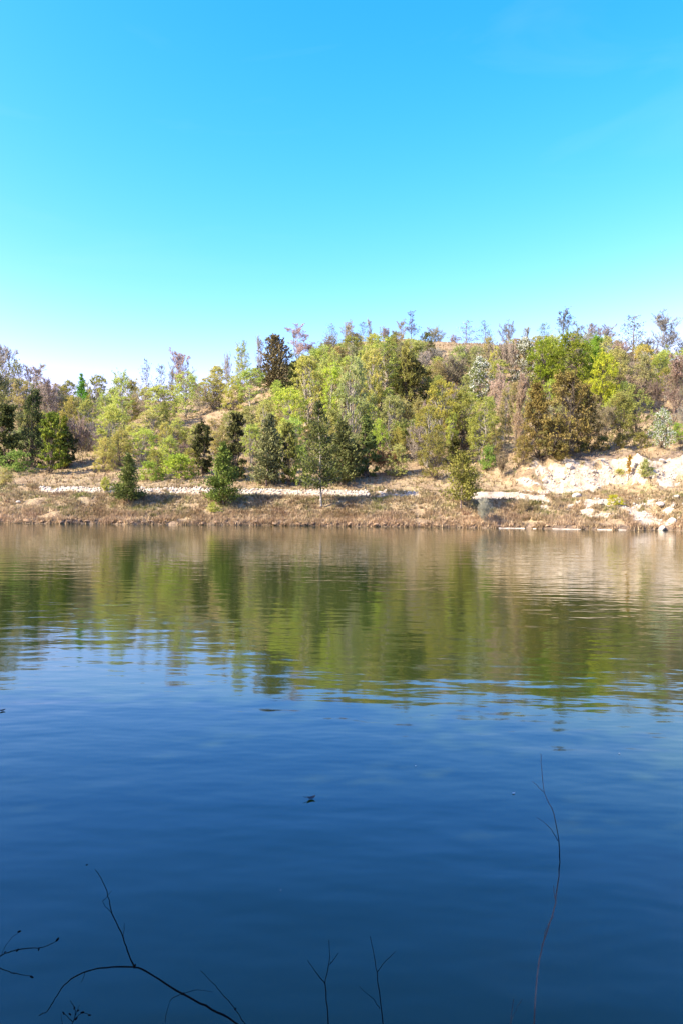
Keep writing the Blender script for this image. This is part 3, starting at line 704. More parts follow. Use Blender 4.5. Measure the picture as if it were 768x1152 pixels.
 (507, 440, 398, 46, 'bare_shrub', TAN, 'tan leafless shrub left of the middle blossoming shrub'),
 (530, 412, 383, 36, 'bare_shrub', TAN, 'tan leafless shrub on the rim above the middle blossoming shrub'),
 (548, 408, 380, 26, 'thicket', (0.17, 0.16, 0.08), 'drab scrub on the rim under the greenish sparse pine'),
 (571, 432, 378, 32, 'bare_shrub', PINK, 'rosy leafless shrub between the two blossoming shrubs'),
 (566, 478, 412, 34, 'twiggy_tree', PINK, 'pinkish budding tree below the rosy leafless shrub'),
 (578, 512, 418, 30, 'twiggy_tree', (0.2, 0.16, 0.10), 'slender half-bare tree with pale stems left of the rusty junipers'),
 (566, 508, 430, 24, 'birch', (0.17, 0.16, 0.08), 'thin drab birch with a white stem left of the slender half-bare tree'),
 (497, 505, 428, 52, 'birch', (0.17, 0.17, 0.05), 'broad yellowish olive birch in the centre right'),
 (480, 526, 456, 40, 'birch', OLIVE, 'olive birch left below the broad yellowish one'),
 (521, 506, 438, 42, 'thicket', OLIVE, 'olive scrub tree above the round bank pine'),
 (541, 524, 446, 42, 'birch', (0.15, 0.18, 0.055), 'green birch right above the round bank pine'),
 (490, 540, 486, 44, 'thicket', (0.13, 0.115, 0.045), 'brown-olive scrub left behind the round bank pine'),
 (510, 524, 492, 24, 'juniper', (0.08, 0.085, 0.035), 'dark juniper hidden behind the round bank pine'),
 (470, 524, 472, 26, 'bare_shrub', PINK, 'pinkish leafless shrub left of the brown-olive scrub'),
 (548, 530, 503, 24, 'bush', (0.10, 0.15, 0.04), 'deep green bush right of the round bank pine'),
 (564, 538, 505, 26, 'bare_shrub', (0.17, 0.13, 0.08), 'brown leafless shrub right of the deep green bush'),
 (588, 526, 490, 30, 'thicket', (0.15, 0.125, 0.05), 'brownish scrub at the left foot of the rusty junipers'),
 (652, 511, 494, 22, 'bush', (0.075, 0.075, 0.03), 'dark low bush overhanging the left end of the chalk face'),
 (676, 507, 491, 24, 'bush', (0.10, 0.10, 0.035), 'olive low bush on the rim in the middle of the chalk face'),
 (697, 505, 489, 20, 'bush', (0.085, 0.085, 0.035), 'dull low bush on the rim below the darker olive scrub'),
 (720, 506, 488, 22, 'bush', (0.11, 0.11, 0.04), 'olive low bush on the rim left of the white flowered shrub'),
 (632, 519, 500, 24, 'bush', (0.09, 0.075, 0.03), 'brown low bush under the large rusty olive juniper'),
 # right
 (627, 0, 346, 30, 'budding_tree', (0.14, 0.16, 0.15), 'tall thin tree with a few leaves rising over the fresh green trees', 134),
 (612, 0, 364, 22, 'thin_pine', (0.11, 0.15, 0.06), 'green pine top left of the tall thin tree', 132),
 (655, 0, 362, 30, 'bare_tree', BLUE, 'faint bare tree behind the biggest fresh green tree', 138),
 (681, 0, 361, 42, 'bare_tree', (0.2, 0.2, 0.19), 'bare grey tree between the fresh green trees and the blue-grey tree', 134),
 (711, 0, 354, 46, 'thin_pine', BLUE, 'tall blue-grey sparse tree on the right skyline', 132),
 (698, 0, 380, 18, 'bare_shrub', GREY, 'grey leafless shrub left of the tall blue-grey sparse tree', 134),
 (726, 0, 376, 24, 'bare_shrub', GREY, 'grey leafless shrub right of the tall blue-grey sparse tree', 134),
 (751, 0, 354, 54, 'bare_tree', (0.21, 0.20, 0.19), 'tall bare grey tree near the right edge of the skyline', 131),
 (767, 0, 376, 28, 'bare_shrub', GREY, 'leafless shrub cut off by the right edge of the skyline', 130),
 (700, 456, 394, 44, 'thicket', GREYG, 'grey-green scrub tree right of the lime yellow tree'),
 (725, 446, 399, 36, 'thicket', (0.16, 0.16, 0.085), 'drab green scrub under the tall blue-grey sparse tree'),
 (741, 440, 402, 26, 'birch', (0.15, 0.18, 0.05), 'green birch under the tall bare grey tree'),
 (716, 490, 432, 44, 'thicket', OLIVE, 'olive scrub tree above the crest of the scarp'),
 (698, 497, 442, 42, 'thicket', (0.13, 0.14, 0.055), 'darker olive scrub right of the rusty junipers'),
 (678, 496, 446, 34, 'twiggy_tree', (0.19, 0.16, 0.09), 'drab half-bare tree right of the rusty junipers'),
 (757, 478, 398, 44, 'twiggy_tree', (0.17, 0.14, 0.11), 'tall brown half-bare tree at the right edge'),
 (738, 462, 424, 26, 'bare_shrub', (0.15, 0.11, 0.095), 'dark reddish leafless shrub left of the brown half-bare tree'),
 (764, 500, 476, 26, 'thicket', (0.13, 0.18, 0.04), 'green scrub at the right edge above the scarp'),
 (765, 462, 404, 26, 'twiggy_tree', TAN, 'tan half-bare tree behind the brown one at the right edge'),
 # on the bank
 (706, 541, 512, 9, 'sapling', (0.30, 0.18, 0.045), 'slim orange-yellow sapling in front of the white scarp'),
 (725, 540, 518, 20, 'bush', (0.15, 0.17, 0.06), 'green bush in front of the scarp right of the orange-yellow sapling'),
 (696, 539, 528, 18, 'bush', (0.22, 0.2, 0.09), 'pale low bush left of the orange-yellow sapling'),
 (691, 570, 557, 22, 'bush', (0.22, 0.22, 0.03), 'yellow-green cushion bush on the bank below the scarp'),
 (545, 590, 556, 24, 'bare_shrub', (0.25, 0.22, 0.18), 'dry greyish shrub at the water edge right of the round bank pine'),
 (588, 578, 556, 16, 'bare_shrub', (0.24, 0.22, 0.12), 'tuft of dry grey-green stalks on the bank below the white track'),
 (240, 577, 566, 18, 'bush', (0.17, 0.19, 0.05), 'low green plant left at the foot of the bright bank pine'),
]
for t in T: plant(*t)
LAND = [(t[0], (t[1] or t[2] + 20) * 0.5 + t[2] * 0.5, t[6]) for t in T]

# fill the thicket between the named ones
SHORT = [(145, 540, 'the small bank pine'), (251, 530, 'the bright bank pine'), (518, 540, 'the round bank pine'), (361, 510, 'the tall bank pine'),
         (300, 505, 'the grey-green pine'), (312, 410, 'the big ridge pine'), (60, 500, 'the yellow-green juniper'), (245, 505, 'the dark juniper pair'),
         (635, 470, 'the rusty junipers'), (640, 410, 'the fresh green trees'), (675, 430, 'the lime yellow tree'), (541, 422, 'the middle blossoming shrub'),
         (589, 403, 'the upper blossoming shrub'), (745, 482, 'the white flowered shrub'), (93, 440, 'the vivid green pointed tree'), (155, 460, 'the rosy leafless shrub'),
         (131, 460, 'the tall yellow-green birch'), (209, 420, 'the tall bare skyline tree'), (372, 445, 'the bright yellow birch'), (432, 420, 'the big summit birch'),
         (464, 430, 'the dark olive juniper'), (711, 378, 'the tall blue-grey tree'), (751, 380, 'the bare grey tree'), (428, 520, 'the orange-brown shrub'),
         (497, 465, 'the broad yellowish birch'), (578, 465, 'the slender half-bare tree'), (265, 465, 'the open grassy strip'), (34, 480, 'the broad dark evergreen')]
used = set()
def where(px, cy):
    order = sorted(SHORT, key=lambda s: (s[0] - px) ** 2 + ((s[1] - cy) * 1.3) ** 2)
    for a in order[:5]:
        dx, dy = px - a[0], cy - a[1]
        side = ('right' if dx > 0 else 'left') if abs(dx) > 9 else ''
        vert = ('above' if dy < 0 else 'below') if abs(dy) > 9 else ''
        yield {(1, 1): f'{vert} and {side} of', (1, 0): f'close {side} of', (0, 1): f'straight {vert}', (0, 0): 'right behind'}[(int(bool(side)), int(bool(vert)))] + ' ' + a[2]
def blocked(px, py):
    if 150 < px < 335:                                     # open grass strip climbing to the right
        yl = np.interp(px, [150, 200, 240, 270, 335], [512, 486, 472, 462, 440])
        if (-10 < py - yl < 11) if px > 218 else (-5 < py - yl < 5): return True
    if 470 < px < 540 and py < 402: return True           # bare summit grass
    return False
KEEP = [(541, 425, 456), (589, 405, 434), (675, 425, 470), (155, 455, 478), (312, 405, 441), (640, 400, 452), (612, 405, 450), (372, 440, 486), (464, 425, 468), (729, 446, 460), (93, 430, 470)]
boxes = [(t[0], t[1], t[3]) for t in T if t[1]]
CW = [('yellow-green', YELL), ('pale', PALE), ('olive', OLIVE), ('grey-green', GREYG), ('drab', (0.17, 0.155, 0.08))]
CR = [('olive', (0.155, 0.16, 0.055)), ('yellow-green', YELL), ('grey-green', GREYG), ('drab', (0.17, 0.155, 0.085)), ('brownish', (0.15, 0.13, 0.075)), ('pale', PALE)]
NFILL = 0
for py in list(range(387, 536, 7)):
    for px in range(-6, 782, 11):
        jx, jy = px + rs.uniform(-6, 6), py + rs.uniform(-4, 4)
        lim = np.interp(jx, [0, 60, 130, 200, 260, 300, 420, 480, 560, 600, 660, 768], [520, 515, 505, 520, 532, 532, 530, 528, 520, 505, 496, 494])
        sk = np.interp(jx, [0, 100, 250, 300, 340, 380, 450, 520, 600, 700, 768], [448, 450, 442, 422, 400, 385, 384, 390, 390, 394, 404])
        if jy > lim or jy < sk or blocked(jx, jy) or blocked(jx, jy - 12): continue
        if any(abs(jx - b[0]) < 11 and abs(jy - b[1]) < 10 for b in boxes): continue
        boxes.append((jx, jy, 20))
        right = jx > 440
        cw, c = rs.choice(CR if right else CW)
        kind = rs.choice(['thicket', 'thicket', 'birch', 'birch', 'twiggy_tree', 'bare_shrub'] if right else ['birch', 'birch', 'birch', 'thicket', 'thicket', 'twiggy_tree'])
        if kind in ('bare_shrub',): cw, c = rs.choice([('pinkish', PINK), ('grey', GREY), ('tan', TAN)])
        h = rs.uniform(28, 42) * (1.3 if kind == 'birch' else 1.0); w = h * (rs.uniform(0.42, 0.68) if kind == 'birch' else rs.uniform(0.65, 1.0))
        topl = np.interp(jx, [0, 60, 100, 200, 250, 300, 340, 380, 440, 480, 520, 560, 600, 620, 680, 700, 768], [424, 431, 439, 433, 427, 411, 396, 380, 373, 388, 390, 383, 379, 374, 376, 386, 392])
        h = min(h, jy - topl)
        if 150 < jx < 335:
            yl = float(np.interp(jx, [150, 200, 240, 270, 335], [512, 486, 472, 462, 440]))
            if jx > 205 and yl < jy < yl + 60: h = min(h, jy - yl + 2)
        if h < 13: continue
        w = min(w, h * 1.15)
        if any(jy > kb - 2 and abs(jx - kx) < w * 0.5 + 9 and jy - h < ky + 12 for kx, ky, kb in KEEP): continue
        noun = {'thicket': 'scrub', 'birch': 'birch', 'twiggy_tree': 'half-bare tree', 'bare_shrub': 'leafless shrub'}[kind]
        lab = None
        for size in ('', 'young ' if h < 36 else 'taller '):
            for rel in where(jx, jy - h * 0.5):
                l = f'{size}{cw} {noun} {rel}'
                if l not in used: lab = l; break
            if lab: break
        if not lab: continue
        used.add(lab); NFILL += 1
        plant(jx, jy, jy - h, w, kind, c, lab)
# near-bank trees added unseen beside and behind the viewpoint to shade twigs and water
for nx_, ny_, nh_, nw_, nl_ in ((-6.5, -0.6, 9.0, 6.5, 'slender added leafy shade tree at the edge of the near bank left of the twigs'),
        (-10.5, 0.1, 10.5, 7.5, 'second added leafy shade tree from the twigs along the edge of the near bank'),
        (-4.2, -3.6, 9.5, 6.5, 'added leafy shade tree behind the viewpoint closest to the twigs'),
        (-15, -0.4, 11.5, 8, 'third added leafy shade tree from the twigs along the edge of the near bank'),
        (-8.5, -4.5, 12.0, 8, 'tall added leafy shade tree standing back behind the slender one of the near bank'),
        (-20, 0.0, 12.0, 8.5, 'added leafy shade tree farthest left along the edge of the near bank'),
        (-8.4, -1.9, 9.8, 7.0, 'added shade tree filling the gap between the slender and second one of the near bank'),
        (-12.6, -2.4, 11.2, 7.5, 'added shade tree filling the gap between the second and third one of the near bank'),
        (-5.2, 0.25, 6.0, 5.0, 'low bushy added shade tree leaning over the near bank left of the budded twig'),
        (-13.5, -5.5, 13.0, 9, 'tallest added leafy shade tree of the near bank standing well back from the water')):
    H_, W_, parts = PROTO['leafy'][int(abs(nx_)) % 3]
    root = bpy.data.objects.new('leafy_tree', None); COL.objects.link(root); root.location = (nx_, ny_, H1(nx_, ny_))
    root.rotation_euler = (0, 0, nx_); root.scale = (nw_ / W_, nw_ / W_, nh_ / H_)
    tag(root, nl_, 'tree', 'added shade trees on the near bank')
    for nm, me_, col in parts:
        o = bpy.data.objects.new(nm, me_); COL.objects.link(o); o.parent = root
        if col: o.color = (0.10, 0.14, 0.03, 1)
print('fill trees', NFILL, 'named', len(T))

# ------------------------------------------------------------------ rocks
def rock(seed, jag=0.25, sub=2):
    import bmesh
    bm = bmesh.new(); bmesh.ops.create_icosphere(bm, subdivisions=sub, radius=0.5)
    rng = np.random.default_rng(seed)
    planes = rng.normal(size=(7, 3)); planes /= np.linalg.norm(planes, axis=1, keepdims=True); off = rng.uniform(0.26, 0.42, 7)
    for v in bm.verts:
        p = np.array(v.co)
        for nrm, o_ in zip(planes, off):
            dd = p @ nrm - o_
            if dd > 0: p = p - nrm * dd
        v.co = p * (1 + rng.normal() * jag * 0.12)
    me_ = bpy.data.meshes.new('stone'); bm.to_mesh(me_); bm.free(); return me_
ROCKS = [rock(s, sub=1) for s in range(7)]; BIG = [rock(40 + s, 0.3, 2) for s in range(5)]
for r_ in ROCKS + BIG: r_.materials.append(M_CHALK)
rr = random.Random(21)
rub = bpy.data.objects.new('rubble_bank', None); COL.objects.link(rub); rub.location = (-8, 71, H1(-8, 71))
tag(rub, 'long low bank of white chalk rubble along the track under the pines', 'rubble')
cand = []
for i in range(2600):
    x = rr.uniform(-28.5, 7.8); d = rr.uniform(6.0, 8.4); y = float(shore(np.array([x]))[0]) + d
    if float(chalk(np.array([x]), np.array([y]))[0]) < 0.30 + 0.6 * (vnoise(x * 1.3, 0.5, 66) - 0.3): continue
    cand.append((x, y, 0.07 + 0.25 * rr.random() ** 2))
cand.sort(key=lambda c: -c[2])
for k, (x, y, s) in enumerate(cand[:170]):
    o = bpy.data.objects.new('stone', ROCKS[k % 7]); COL.objects.link(o); o.parent = rub
    o.location = Vector((x, y, H1(x, y) + s * 0.02)) - rub.location
    o.rotation_euler = (rr.uniform(0, 6), rr.uniform(0, 6), rr.uniform(0, 6)); o.scale = (s, s * 0.9, s * 0.8)
def joined_rocks(name, items, mats):
    VV, FF, base = [], [], 0
    for k, (x, y, s) in enumerate(items):
        me_ = ROCKS[k % 7]; v = np.zeros(len(me_.vertices) * 3, np.float32); me_.vertices.foreach_get('co', v); v = v.reshape(-1, 3)
        f = np.zeros(len(me_.loops), np.int32); me_.loops.foreach_get('vertex_index', f)
        a = rr.uniform(0, 6); c_, s_ = math.cos(a), math.sin(a)
        v = v @ np.array([[c_, s_, 0], [-s_, c_, 0], [0, 0, 1]]) * s
        VV.append(v + np.array([x, y, H1(x, y) + s * 0.1])); FF.append(f + base); base += len(v)
    return newmesh(name, np.concatenate(VV), np.concatenate(FF), 3, mats)
o = link('loose_stones', joined_rocks('loose_stones', cand[170:800], M_CHALK), rub); o.matrix_parent_inverse = Matrix.Translation(-rub.location)
o['kind'] = 'stuff'
# broken chalk on and below the scarp, too small to pick apart
sm = []
for i in range(5200):
    x = rr.uniform(15.5, 36); d = rr.uniform(1.0, 12.5); y = float(shore(np.array([x]))[0]) + d
    if float(chalk(np.array([x]), np.array([y]))[0]) > 0.45: sm.append((x, y, rr.uniform(0.08, 0.26)))
tag(link('chalk_scree', joined_rocks('chalk_scree', sm[:900], M_CHALK)), 'broken white chalk strewn over the scarp and the bank below it', 'scree', kind='stuff')
B = [(21, 567, 8, 'single white stone at the left end of the rubble bank'),
     (640, 530, 12, 'tilted chalk slab under the largest rusty juniper'), (612, 545, 11, 'chalk block at the left foot of the scarp'),
     (648, 560, 14, 'wide white boulder on the bank below the scarp'), (675, 568, 11, 'white stone left of the yellow-green cushion bush'),
     (742, 572, 14, 'white block in the chalk gully at the right edge'), (756, 590, 15, 'white block by the water at the foot of the chalk gully'),
     (760, 562, 12, 'white block at the top of the chalk gully near the right edge'), (743, 600, 12, 'lowest white stone touching the water at right'),
     (634, 541, 10, 'small chalk block in the middle of the scarp foot'), (667, 533, 10, 'chalk lump left of the pale low bush'),
     (744, 522, 10, 'dark-edged chalk lump on the right of the scarp face')]
for k, (px, py, w, lab) in enumerate(B):
    x, y, z = ground(px, py); s = w / F_PX * y * 0.9
    o = link('chalk_boulder', BIG[k % 5]); o.location = (x, y, z + s * 0.12); o.scale = (s, s * 0.8, s * 0.62)
    o.rotation_euler = (rr.uniform(-0.4, 0.4), rr.uniform(-0.4, 0.4), rr.uniform(0, 6))
    tag(o, lab, 'boulder', 'chalk boulders')
# thin line of pale shingle at the waterline
xq = np.arange(12.9, 22.9, 0.12); yq = shore(xq) - 0.30 + 0.05 * fbm(xq * 3, xq * 0, 8, 2); wq = 0.03 + 0.12 * np.clip(fbm(xq * 1.3, xq * 0 + 2, 14, 3) + 0.35, 0, 1)
zq = np.full(len(xq), 0.03) + 0.03 * fbm(xq * 4, xq * 0, 18, 2)
Vq = np.concatenate([np.stack([xq, yq - wq, zq * 0 - 0.05], -1), np.stack([xq, yq - wq * 0.8, zq], -1), np.stack([xq, yq + 0.35, zq + 0.02], -1), np.stack([xq, yq + 0.4, zq * 0 - 0.05], -1)])
nq = len(xq); ii = np.arange(nq - 1); Fq = np.concatenate([np.stack([ii + r * nq, ii + 1 + r * nq, ii + 1 + (r + 1) * nq, ii + (r + 1) * nq], -1) for r in range(3)])
Fq = Fq[fbm(xq[Fq[:, 0] % nq] * 0.9, 0 * Fq[:, 0] + 4.4, 23, 3) > -0.10]
tag(link('shingle_ledge', newmesh('shingle_ledge', Vq, Fq, 4, M_CHALK)), kind='structure')
# sods hanging over the cut edge of the bank
SODS = [rock(70 + s, 0.5, 2) for s in range(5)]
for m_ in SODS: m_.materials.append(M_SOD); m_.name = 'sod'
x = -33.0; k = 0
while x < 25:
    d = rr.uniform(0.0, 0.22); y = float(shore(np.array([x]))[0]) + d
    o = bpy.data.objects.new('sod', SODS[k % 5]); COL.objects.link(o); o.parent = GROUND
    s = rr.uniform(0.25, 0.6); o.location = (x, y, rr.uniform(0.12, 0.26)); o.scale = (s * 1.25, s, s * 0.6); o.rotation_euler = (rr.uniform(-.3, .3), rr.uniform(-.3, .3), rr.uniform(0, 6))
    x += rr.uniform(0.35, 1.3); k += 1

# ------------------------------------------------------------------ grass
def grass(name, n, xr, dr, hh, ww, per, seed, label, keep=0.3, dpow=1.0, gm=None):
    rng = np.random.default_rng(seed)
    x = rng.uniform(*xr, n); d = dr[0] + (dr[1] - dr[0]) * rng.random(n) ** dpow; y = shore(x) + d
    ok = chalk(x, y) < keep; ok &= fbm(x * 0.45, y * 0.7, 91, 4) > -0.21
    x, y = x[ok], y[ok]; n = len(x); z = H(x, y)
    x = np.repeat(x, per); y = np.repeat(y, per); z = np.repeat(z, per); m = len(x)
    hN = np.repeat(rng.uniform(0.5, 1.3, n) * hh, per) * rng.uniform(0.6, 1.2, m)
    th = rng.uniform(0, 2 * np.pi, m); lean = rng.uniform(0.2, 0.9, m) * hN
    b = np.stack([x + rng.normal(size=m) * 0.07, y + rng.normal(size=m) * 0.07, z - 0.03], -1)
    tip = b + np.stack([np.cos(th) * lean, np.sin(th) * lean, hN], -1)
    sd_ = np.stack([-np.sin(th), np.cos(th), np.zeros(m)], -1) * (ww * rng.uniform(0.7, 1.3, m))[:, None]
    V = np.stack([b - sd_, b + sd_, tip], 1).reshape(-1, 3)
    tv = np.clip(np.repeat(rng.random(n), per) * 0.6 + rng.random(m) * 0.4, 0, 1)
    tag(link(name, newmesh(name, V, np.arange(m * 3), 3, gm or M_GRASS, tv)), label, 'grass', kind='stuff')
grass('bank_grass', 21000, (-44, 36), (0.9, 9), 0.30, 0.035, 6, 5, 'dry tan and reddish grass covering the far bank')
grass('waterside_growth', 9000, (-44, 36), (-0.12, 1.9), 0.34, 0.035, 6, 15, 'reddish brown dry growth overhanging the water edge of the far bank', dpow=1.3, gm=M_REED)
grass('slope_grass', 22000, (-70, 60), (9, 70), 0.34, 0.05, 4, 6, 'dry tan grass on the slope between the trees', dpow=1.2)

# ------------------------------------------------------------------ small pale post among the scrub
x, y, z = ground(729, 452)
v, q = tubes([(np.array([[0, 0, -0.2], [0.01, 0, 0.5], [0.03, 0.01, 1.15], [0.02, 0, 1.17]]), np.array([0.10, 0.10, 0.085, 0.01]))], 8)
tag(link('post', newmesh('post', v, q, 4, M_CHALK, smooth=True), loc=(x, y - 2.4, H1(x, y - 2.4) + 0.5)), 'short pale post standing in the scrub under the right skyline', 'post')

# ------------------------------------------------------------------ twigs in the foreground
def twig(name, label, branches, D, matl, buds=(), group='bare twigs on the near bank'):
    """branches: lists of (px, py[, depth offset]); radii in photo pixels"""
    polys = []
    for pts, r1, r2 in branches:
        P = np.array([at_depth(p[0], p[1], D + (p[2] if len(p) > 2 else 0)) for p in pts])
        k = len(P); t = np.linspace(0, k - 1, (k - 1) * 4 + 1); i = np.clip(t.astype(int), 0, k - 2); fr = (t - i)[:, None]
        Pm = np.concatenate([[2 * P[0] - P[1]], P, [2 * P[-1] - P[-2]]])
        a, b, c, d = Pm[i], Pm[i + 1], Pm[i + 2], Pm[i + 3]
        Q_ = 0.5 * ((2 * b) + (-a + c) * fr + (2 * a - 5 * b + 4 * c - d) * fr ** 2 + (-a + 3 * b - 3 * c + d) * fr ** 3)
        rngt = np.random.default_rng(int(abs(pts[0][0]) * 7 + abs(pts[0][1])))
        Q_ = Q_ + rngt.normal(size=Q_.shape) * 0.0006
        rad_ = np.linspace(r1, r2, len(Q_)) / F_PX * D * 0.33 * rngt.uniform(0.9, 1.15, len(Q_))
        polys.append((Q_, rad_))
    origin = Vector(polys[0][0][0])
    root = bpy.data.objects.new(name, None); COL.objects.link(root); root.location = origin; root.empty_display_size = 0.1
    tag(root, label, 'twig', group)
    for j, pl in enumerate(polys):
        v, q = tubes([pl], 6)
        o = link('stem' if j == 0 else 'side_shoot', newmesh('stem', v - np.array(origin), q, 4, matl, smooth=True), root)
    for px, py, ln, ang in buds:
        c = at_depth(px, py, D); s = ln / F_PX * D
        k = np.linspace(-0.5, 0.5, 6); dv = (math.cos(ang) * R_ + math.sin(ang) * U_)
        v, q = tubes([(c[None] + k[:, None] * s * dv[None], s * 0.22 * np.sqrt(np.clip(1 - (2 * k) ** 2, 0.01, 1)))], 6)
        link('bud', newmesh('bud', v - np.array(origin), q, 4, M_BARK_SHADE, smooth=True), root)
    return root
twig('tall_twig', 'tallest thin twig rising out of the water view at lower right', [
    ([(596, 1300), (598, 1200), (600, 1150), (604, 1098), (610, 1062), (621, 1030), (626, 1002), (629, 970), (628, 945), (622, 915), (612, 892), (609, 868), (608, 848)], 3.0, 0.9),
    ([(627, 946), (617, 930), (603, 919)], 1.3, 0.6), ([(611, 891), (604, 884), (598, 879)], 1.2, 0.6), ([(624, 1018), (623, 1006), (622, 996)], 1.6, 0.9),
    ([(610, 1064), (614, 1044), (623, 1030)], 1.2, 0.7)], 1.95, M_TWIG_PALE)
twig('arching_twig', 'long arching twig with an upright shoot at lower left', [
    ([(330, 1215), (290, 1170), (258, 1146), (232, 1132), (205, 1118), (180, 1102), (160, 1090), (150, 1088), (126, 1088), (104, 1091), (84, 1099), (70, 1112), (60, 1127), (53, 1138), (44, 1142)], 3.6, 1.3),
    ([(152, 1088), (144, 1070), (137, 1050), (126, 1027), (122, 1008), (114, 988), (107, 978)], 2.4, 0.8),
    ([(126, 1027), (119, 1020), (116, 1014)], 1.0, 0.6), ([(116, 1014), (121, 1008), (126, 1002)], 1.0, 0.5), ([(139, 1054), (140, 1046), (140, 1038)], 1.0, 0.6),
    ([(96, 1093), (94, 1100), (91, 1106)], 1.0, 0.6), ([(204, 1118), (192, 1126), (186, 1150)], 1.0, 0.8), ([(204, 1118), (222, 1114), (240, 1116)], 0.9, 0.4)],
    2.0, M_BARK_SHADE, [(152, 1087, 6, 1.2), (98, 973, 3, 0.2), (206, 1118, 5, 0.5)])
twig('budded_twig', 'short curved twig with swollen buds at the left edge', [
    ([(-80, 1180), (-40, 1110), (-14, 1084), (0, 1076), (8, 1072), (18, 1069), (32, 1067), (46, 1066), (58, 1062), (65, 1057)], 2.4, 0.9),
    ([(-40, 1110), (-12, 1086), (0, 1089), (14, 1094), (26, 1097), (36, 1099)], 1.8, 0.8), ([(2, 1074), (8, 1062), (16, 1053), (23, 1048)], 0.9, 0.5)],
    1.9, M_BARK_SHADE, [(65, 1057, 6, 0.9), (36, 1099, 5, -0.5), (22, 1048, 5, 0.3), (20, 1069, 5, 0.8), (16, 1095, 3, -0.3), (44, 1068, 4, 1.3), (6, 1071, 3, .5)])
twig('forked_twig', 'three-pronged twig standing alone at the bottom centre', [
    ([(376, 1260), (373, 1200), (370, 1150), (367, 1120), (366, 1106), (369, 1090), (371, 1076), (370, 1058)], 2.6, 0.9), ([(366, 1107), (357, 1096), (346, 1080)], 1.5, 0.8),
    ([(371, 1086), (375, 1080), (381, 1072)], 1.4, 0.7)], 1.9, M_BARK_SHADE)
twig('side_forked_twig', 'twig with one right-hand prong just right of the three-pronged one', [
    ([(440, 1260), (434, 1200), (430, 1152), (426, 1115), (423, 1093), (420, 1074), (416, 1053)], 2.4, 0.9), ([(424, 1094), (432, 1083), (445, 1070)], 1.3, 0.6),
    ([(427, 1135), (420, 1125), (404, 1110)], 1.2, 0.5)], 1.85, M_BARK_SHADE)
twig('leaning_twig', 'faint twig leaning up to the left between arch and fork', [
    ([(320, 1230), (296, 1180), (276, 1152), (264, 1134), (250, 1118), (240, 1106), (226, 1092)], 1.8, 0.7)], 1.8, M_BARK_SHADE, [(265, 1135, 4, 0.8)])
twig('seed_head_twig', 'small twiggy seed head at the bottom left corner', [
    ([(78, 1220), (80, 1170), (82, 1152), (85, 1140), (82, 1130), (79, 1126)], 1.6, 0.8), ([(83, 1148), (92, 1140), (103, 1142)], 1.2, 0.7), ([(83, 1150), (74, 1142), (70, 1138)], 1.2, 0.6),
    ([(85, 1142), (88, 1135), (90, 1130)], 1.0, 0.5), ([(74, 1170), (70, 1152), (69, 1140)], 1.0, 0.5)], 1.7, M_BARK_SHADE,
    [(84, 1134, 4, 1.2), (93, 1139, 5, 0.2), (88, 1137, 4, .6), (79, 1141, 4, 2.4), (72, 1140, 4, 2), (101, 1142, 4, 0), (86, 1146, 5, 0.9)])
twig('short_grey_twig', 'short pale twig at the bottom left of the tallest twig', [
    ([(566, 1260), (570, 1190), (574, 1150), (577, 1124)], 1.8, 0.9), ([(574, 1150), (580, 1136), (587, 1124)], 0.9, 0.5)], 1.8, M_TWIG_PALE)

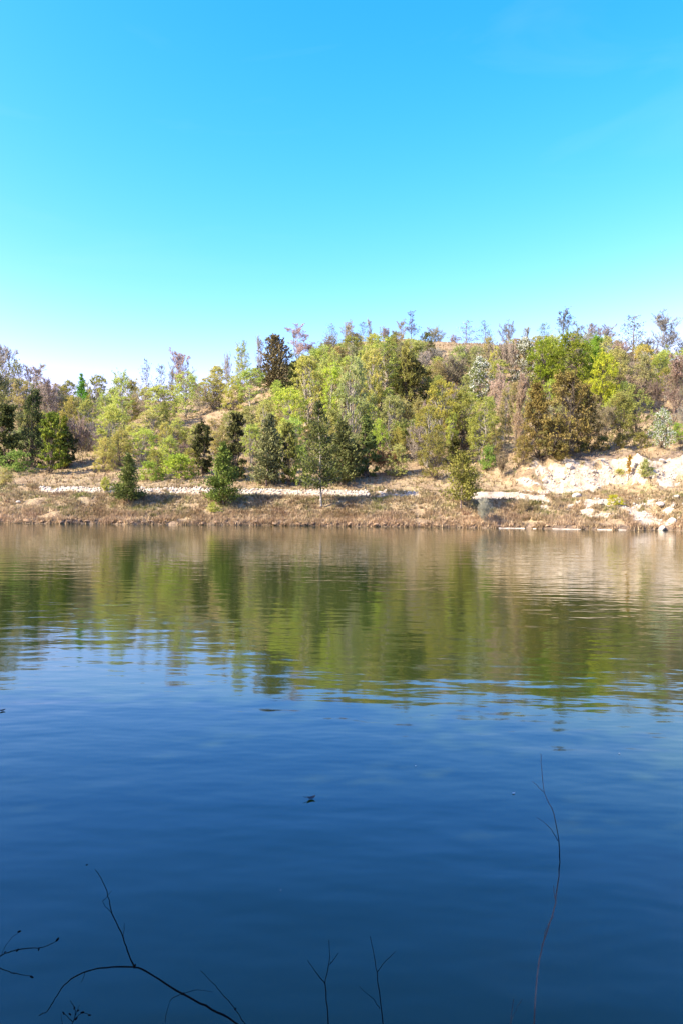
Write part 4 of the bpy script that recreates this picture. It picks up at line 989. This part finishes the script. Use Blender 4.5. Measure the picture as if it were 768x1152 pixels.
# ------------------------------------------------------------------ bits floating on the water
def at_water(px, py):
    d = ray(px, py); t = -CAM[2] / d[2]; return CAM + t * d
def leafmat(name, c1, c2):
    m, n, out = mat(name); g = N(n, 'ShaderNodeNewGeometry')
    p = N(n, 'ShaderNodeBsdfPrincipled'); p.inputs['Roughness'].default_value = 0.6
    n.links.new(ramp(n, noise(n, g.outputs['Position'], 60, 3), [(0.35, c1), (0.65, c2)]), p.inputs['Base Color']); n.links.new(p.outputs[0], out.inputs[0]); return m
M_DEAD = leafmat('dead_leaf', (0.004, 0.004, 0.006), (0.02, 0.014, 0.012)); M_PETAL = leafmat('white_petal', (0.5, 0.5, 0.48), (0.75, 0.74, 0.72))
def floating(name, label, px, py, L, Wd, m, cat, curl=0.15, rot=0.0):
    p = at_water(px, py); t = np.linspace(0, 1, 9)
    wv = Wd * 0.5 * np.sin(np.pi * np.clip(t * 0.96 + 0.02, 0, 1)) ** 0.8
    zc = curl * L * (2 * t - 1) ** 2
    xc = (t - 0.5) * L
    top = np.concatenate([np.stack([xc, wv, zc + 0.35 * wv + 0.004], -1), np.stack([xc, 0 * wv, zc + 0.003], -1), np.stack([xc, -wv, zc + 0.35 * wv + 0.004], -1)])
    V = np.concatenate([top, top - [0, 0, 0.0012]]); q = []
    for L0 in (0, 27):
        for r_ in (0, 9):
            for i in range(8):
                a = L0 + r_ + i; f = [a, a + 9, a + 10, a + 1]; q.append(f if L0 == 0 else f[::-1])
    for i in range(8): q.append([i, i + 1, i + 28, i + 27]); q.append([18 + i + 1, 18 + i, 45 + i, 46 + i])
    o = link(name, newmesh(name, V, np.array(q), 4, m), loc=p); o.rotation_euler = (0, 0, rot)
    tag(o, label, cat)
    return o
lf = floating('floating_leaf', 'dark curled dead leaf floating in the middle of the blue water', 350, 899, 0.062, 0.04, M_DEAD, 'leaf', 0.3, 0.4)
v, q = tubes([(np.array([[-0.03, 0, 0.012], [-0.045, 0.004, 0.02], [-0.055, 0.01, 0.022]]), np.array([0.002, 0.0015, 0.001]))], 5)
link('leaf_stalk', newmesh('leaf_stalk', v, q, 4, M_DEAD), lf)
floating('petal', 'white petal floating left of the tallest twig', 577, 893, 0.022, 0.012, M_PETAL, 'petal', 0.1, 0.2)
floating('petal', 'tiny white petal floating above the fork of twigs, near the dark leaf', 467, 862, 0.010, 0.007, M_PETAL, 'petal', 0.1, 0.9)
floating('petal', 'tiny white petal floating low between arch and fork', 316, 1002, 0.006, 0.004, M_PETAL, 'petal', 0.1, 0.9)
floating('petal', 'tiny white petal floating close to the right edge', 696, 848, 0.011, 0.007, M_PETAL, 'petal', 0.1, 0.1)
floating('floating_leaf', 'small dark scrap floating near the left edge below the reflections', 3, 800, 0.06, 0.04, M_DEAD, 'leaf', 0.2, 0.8)
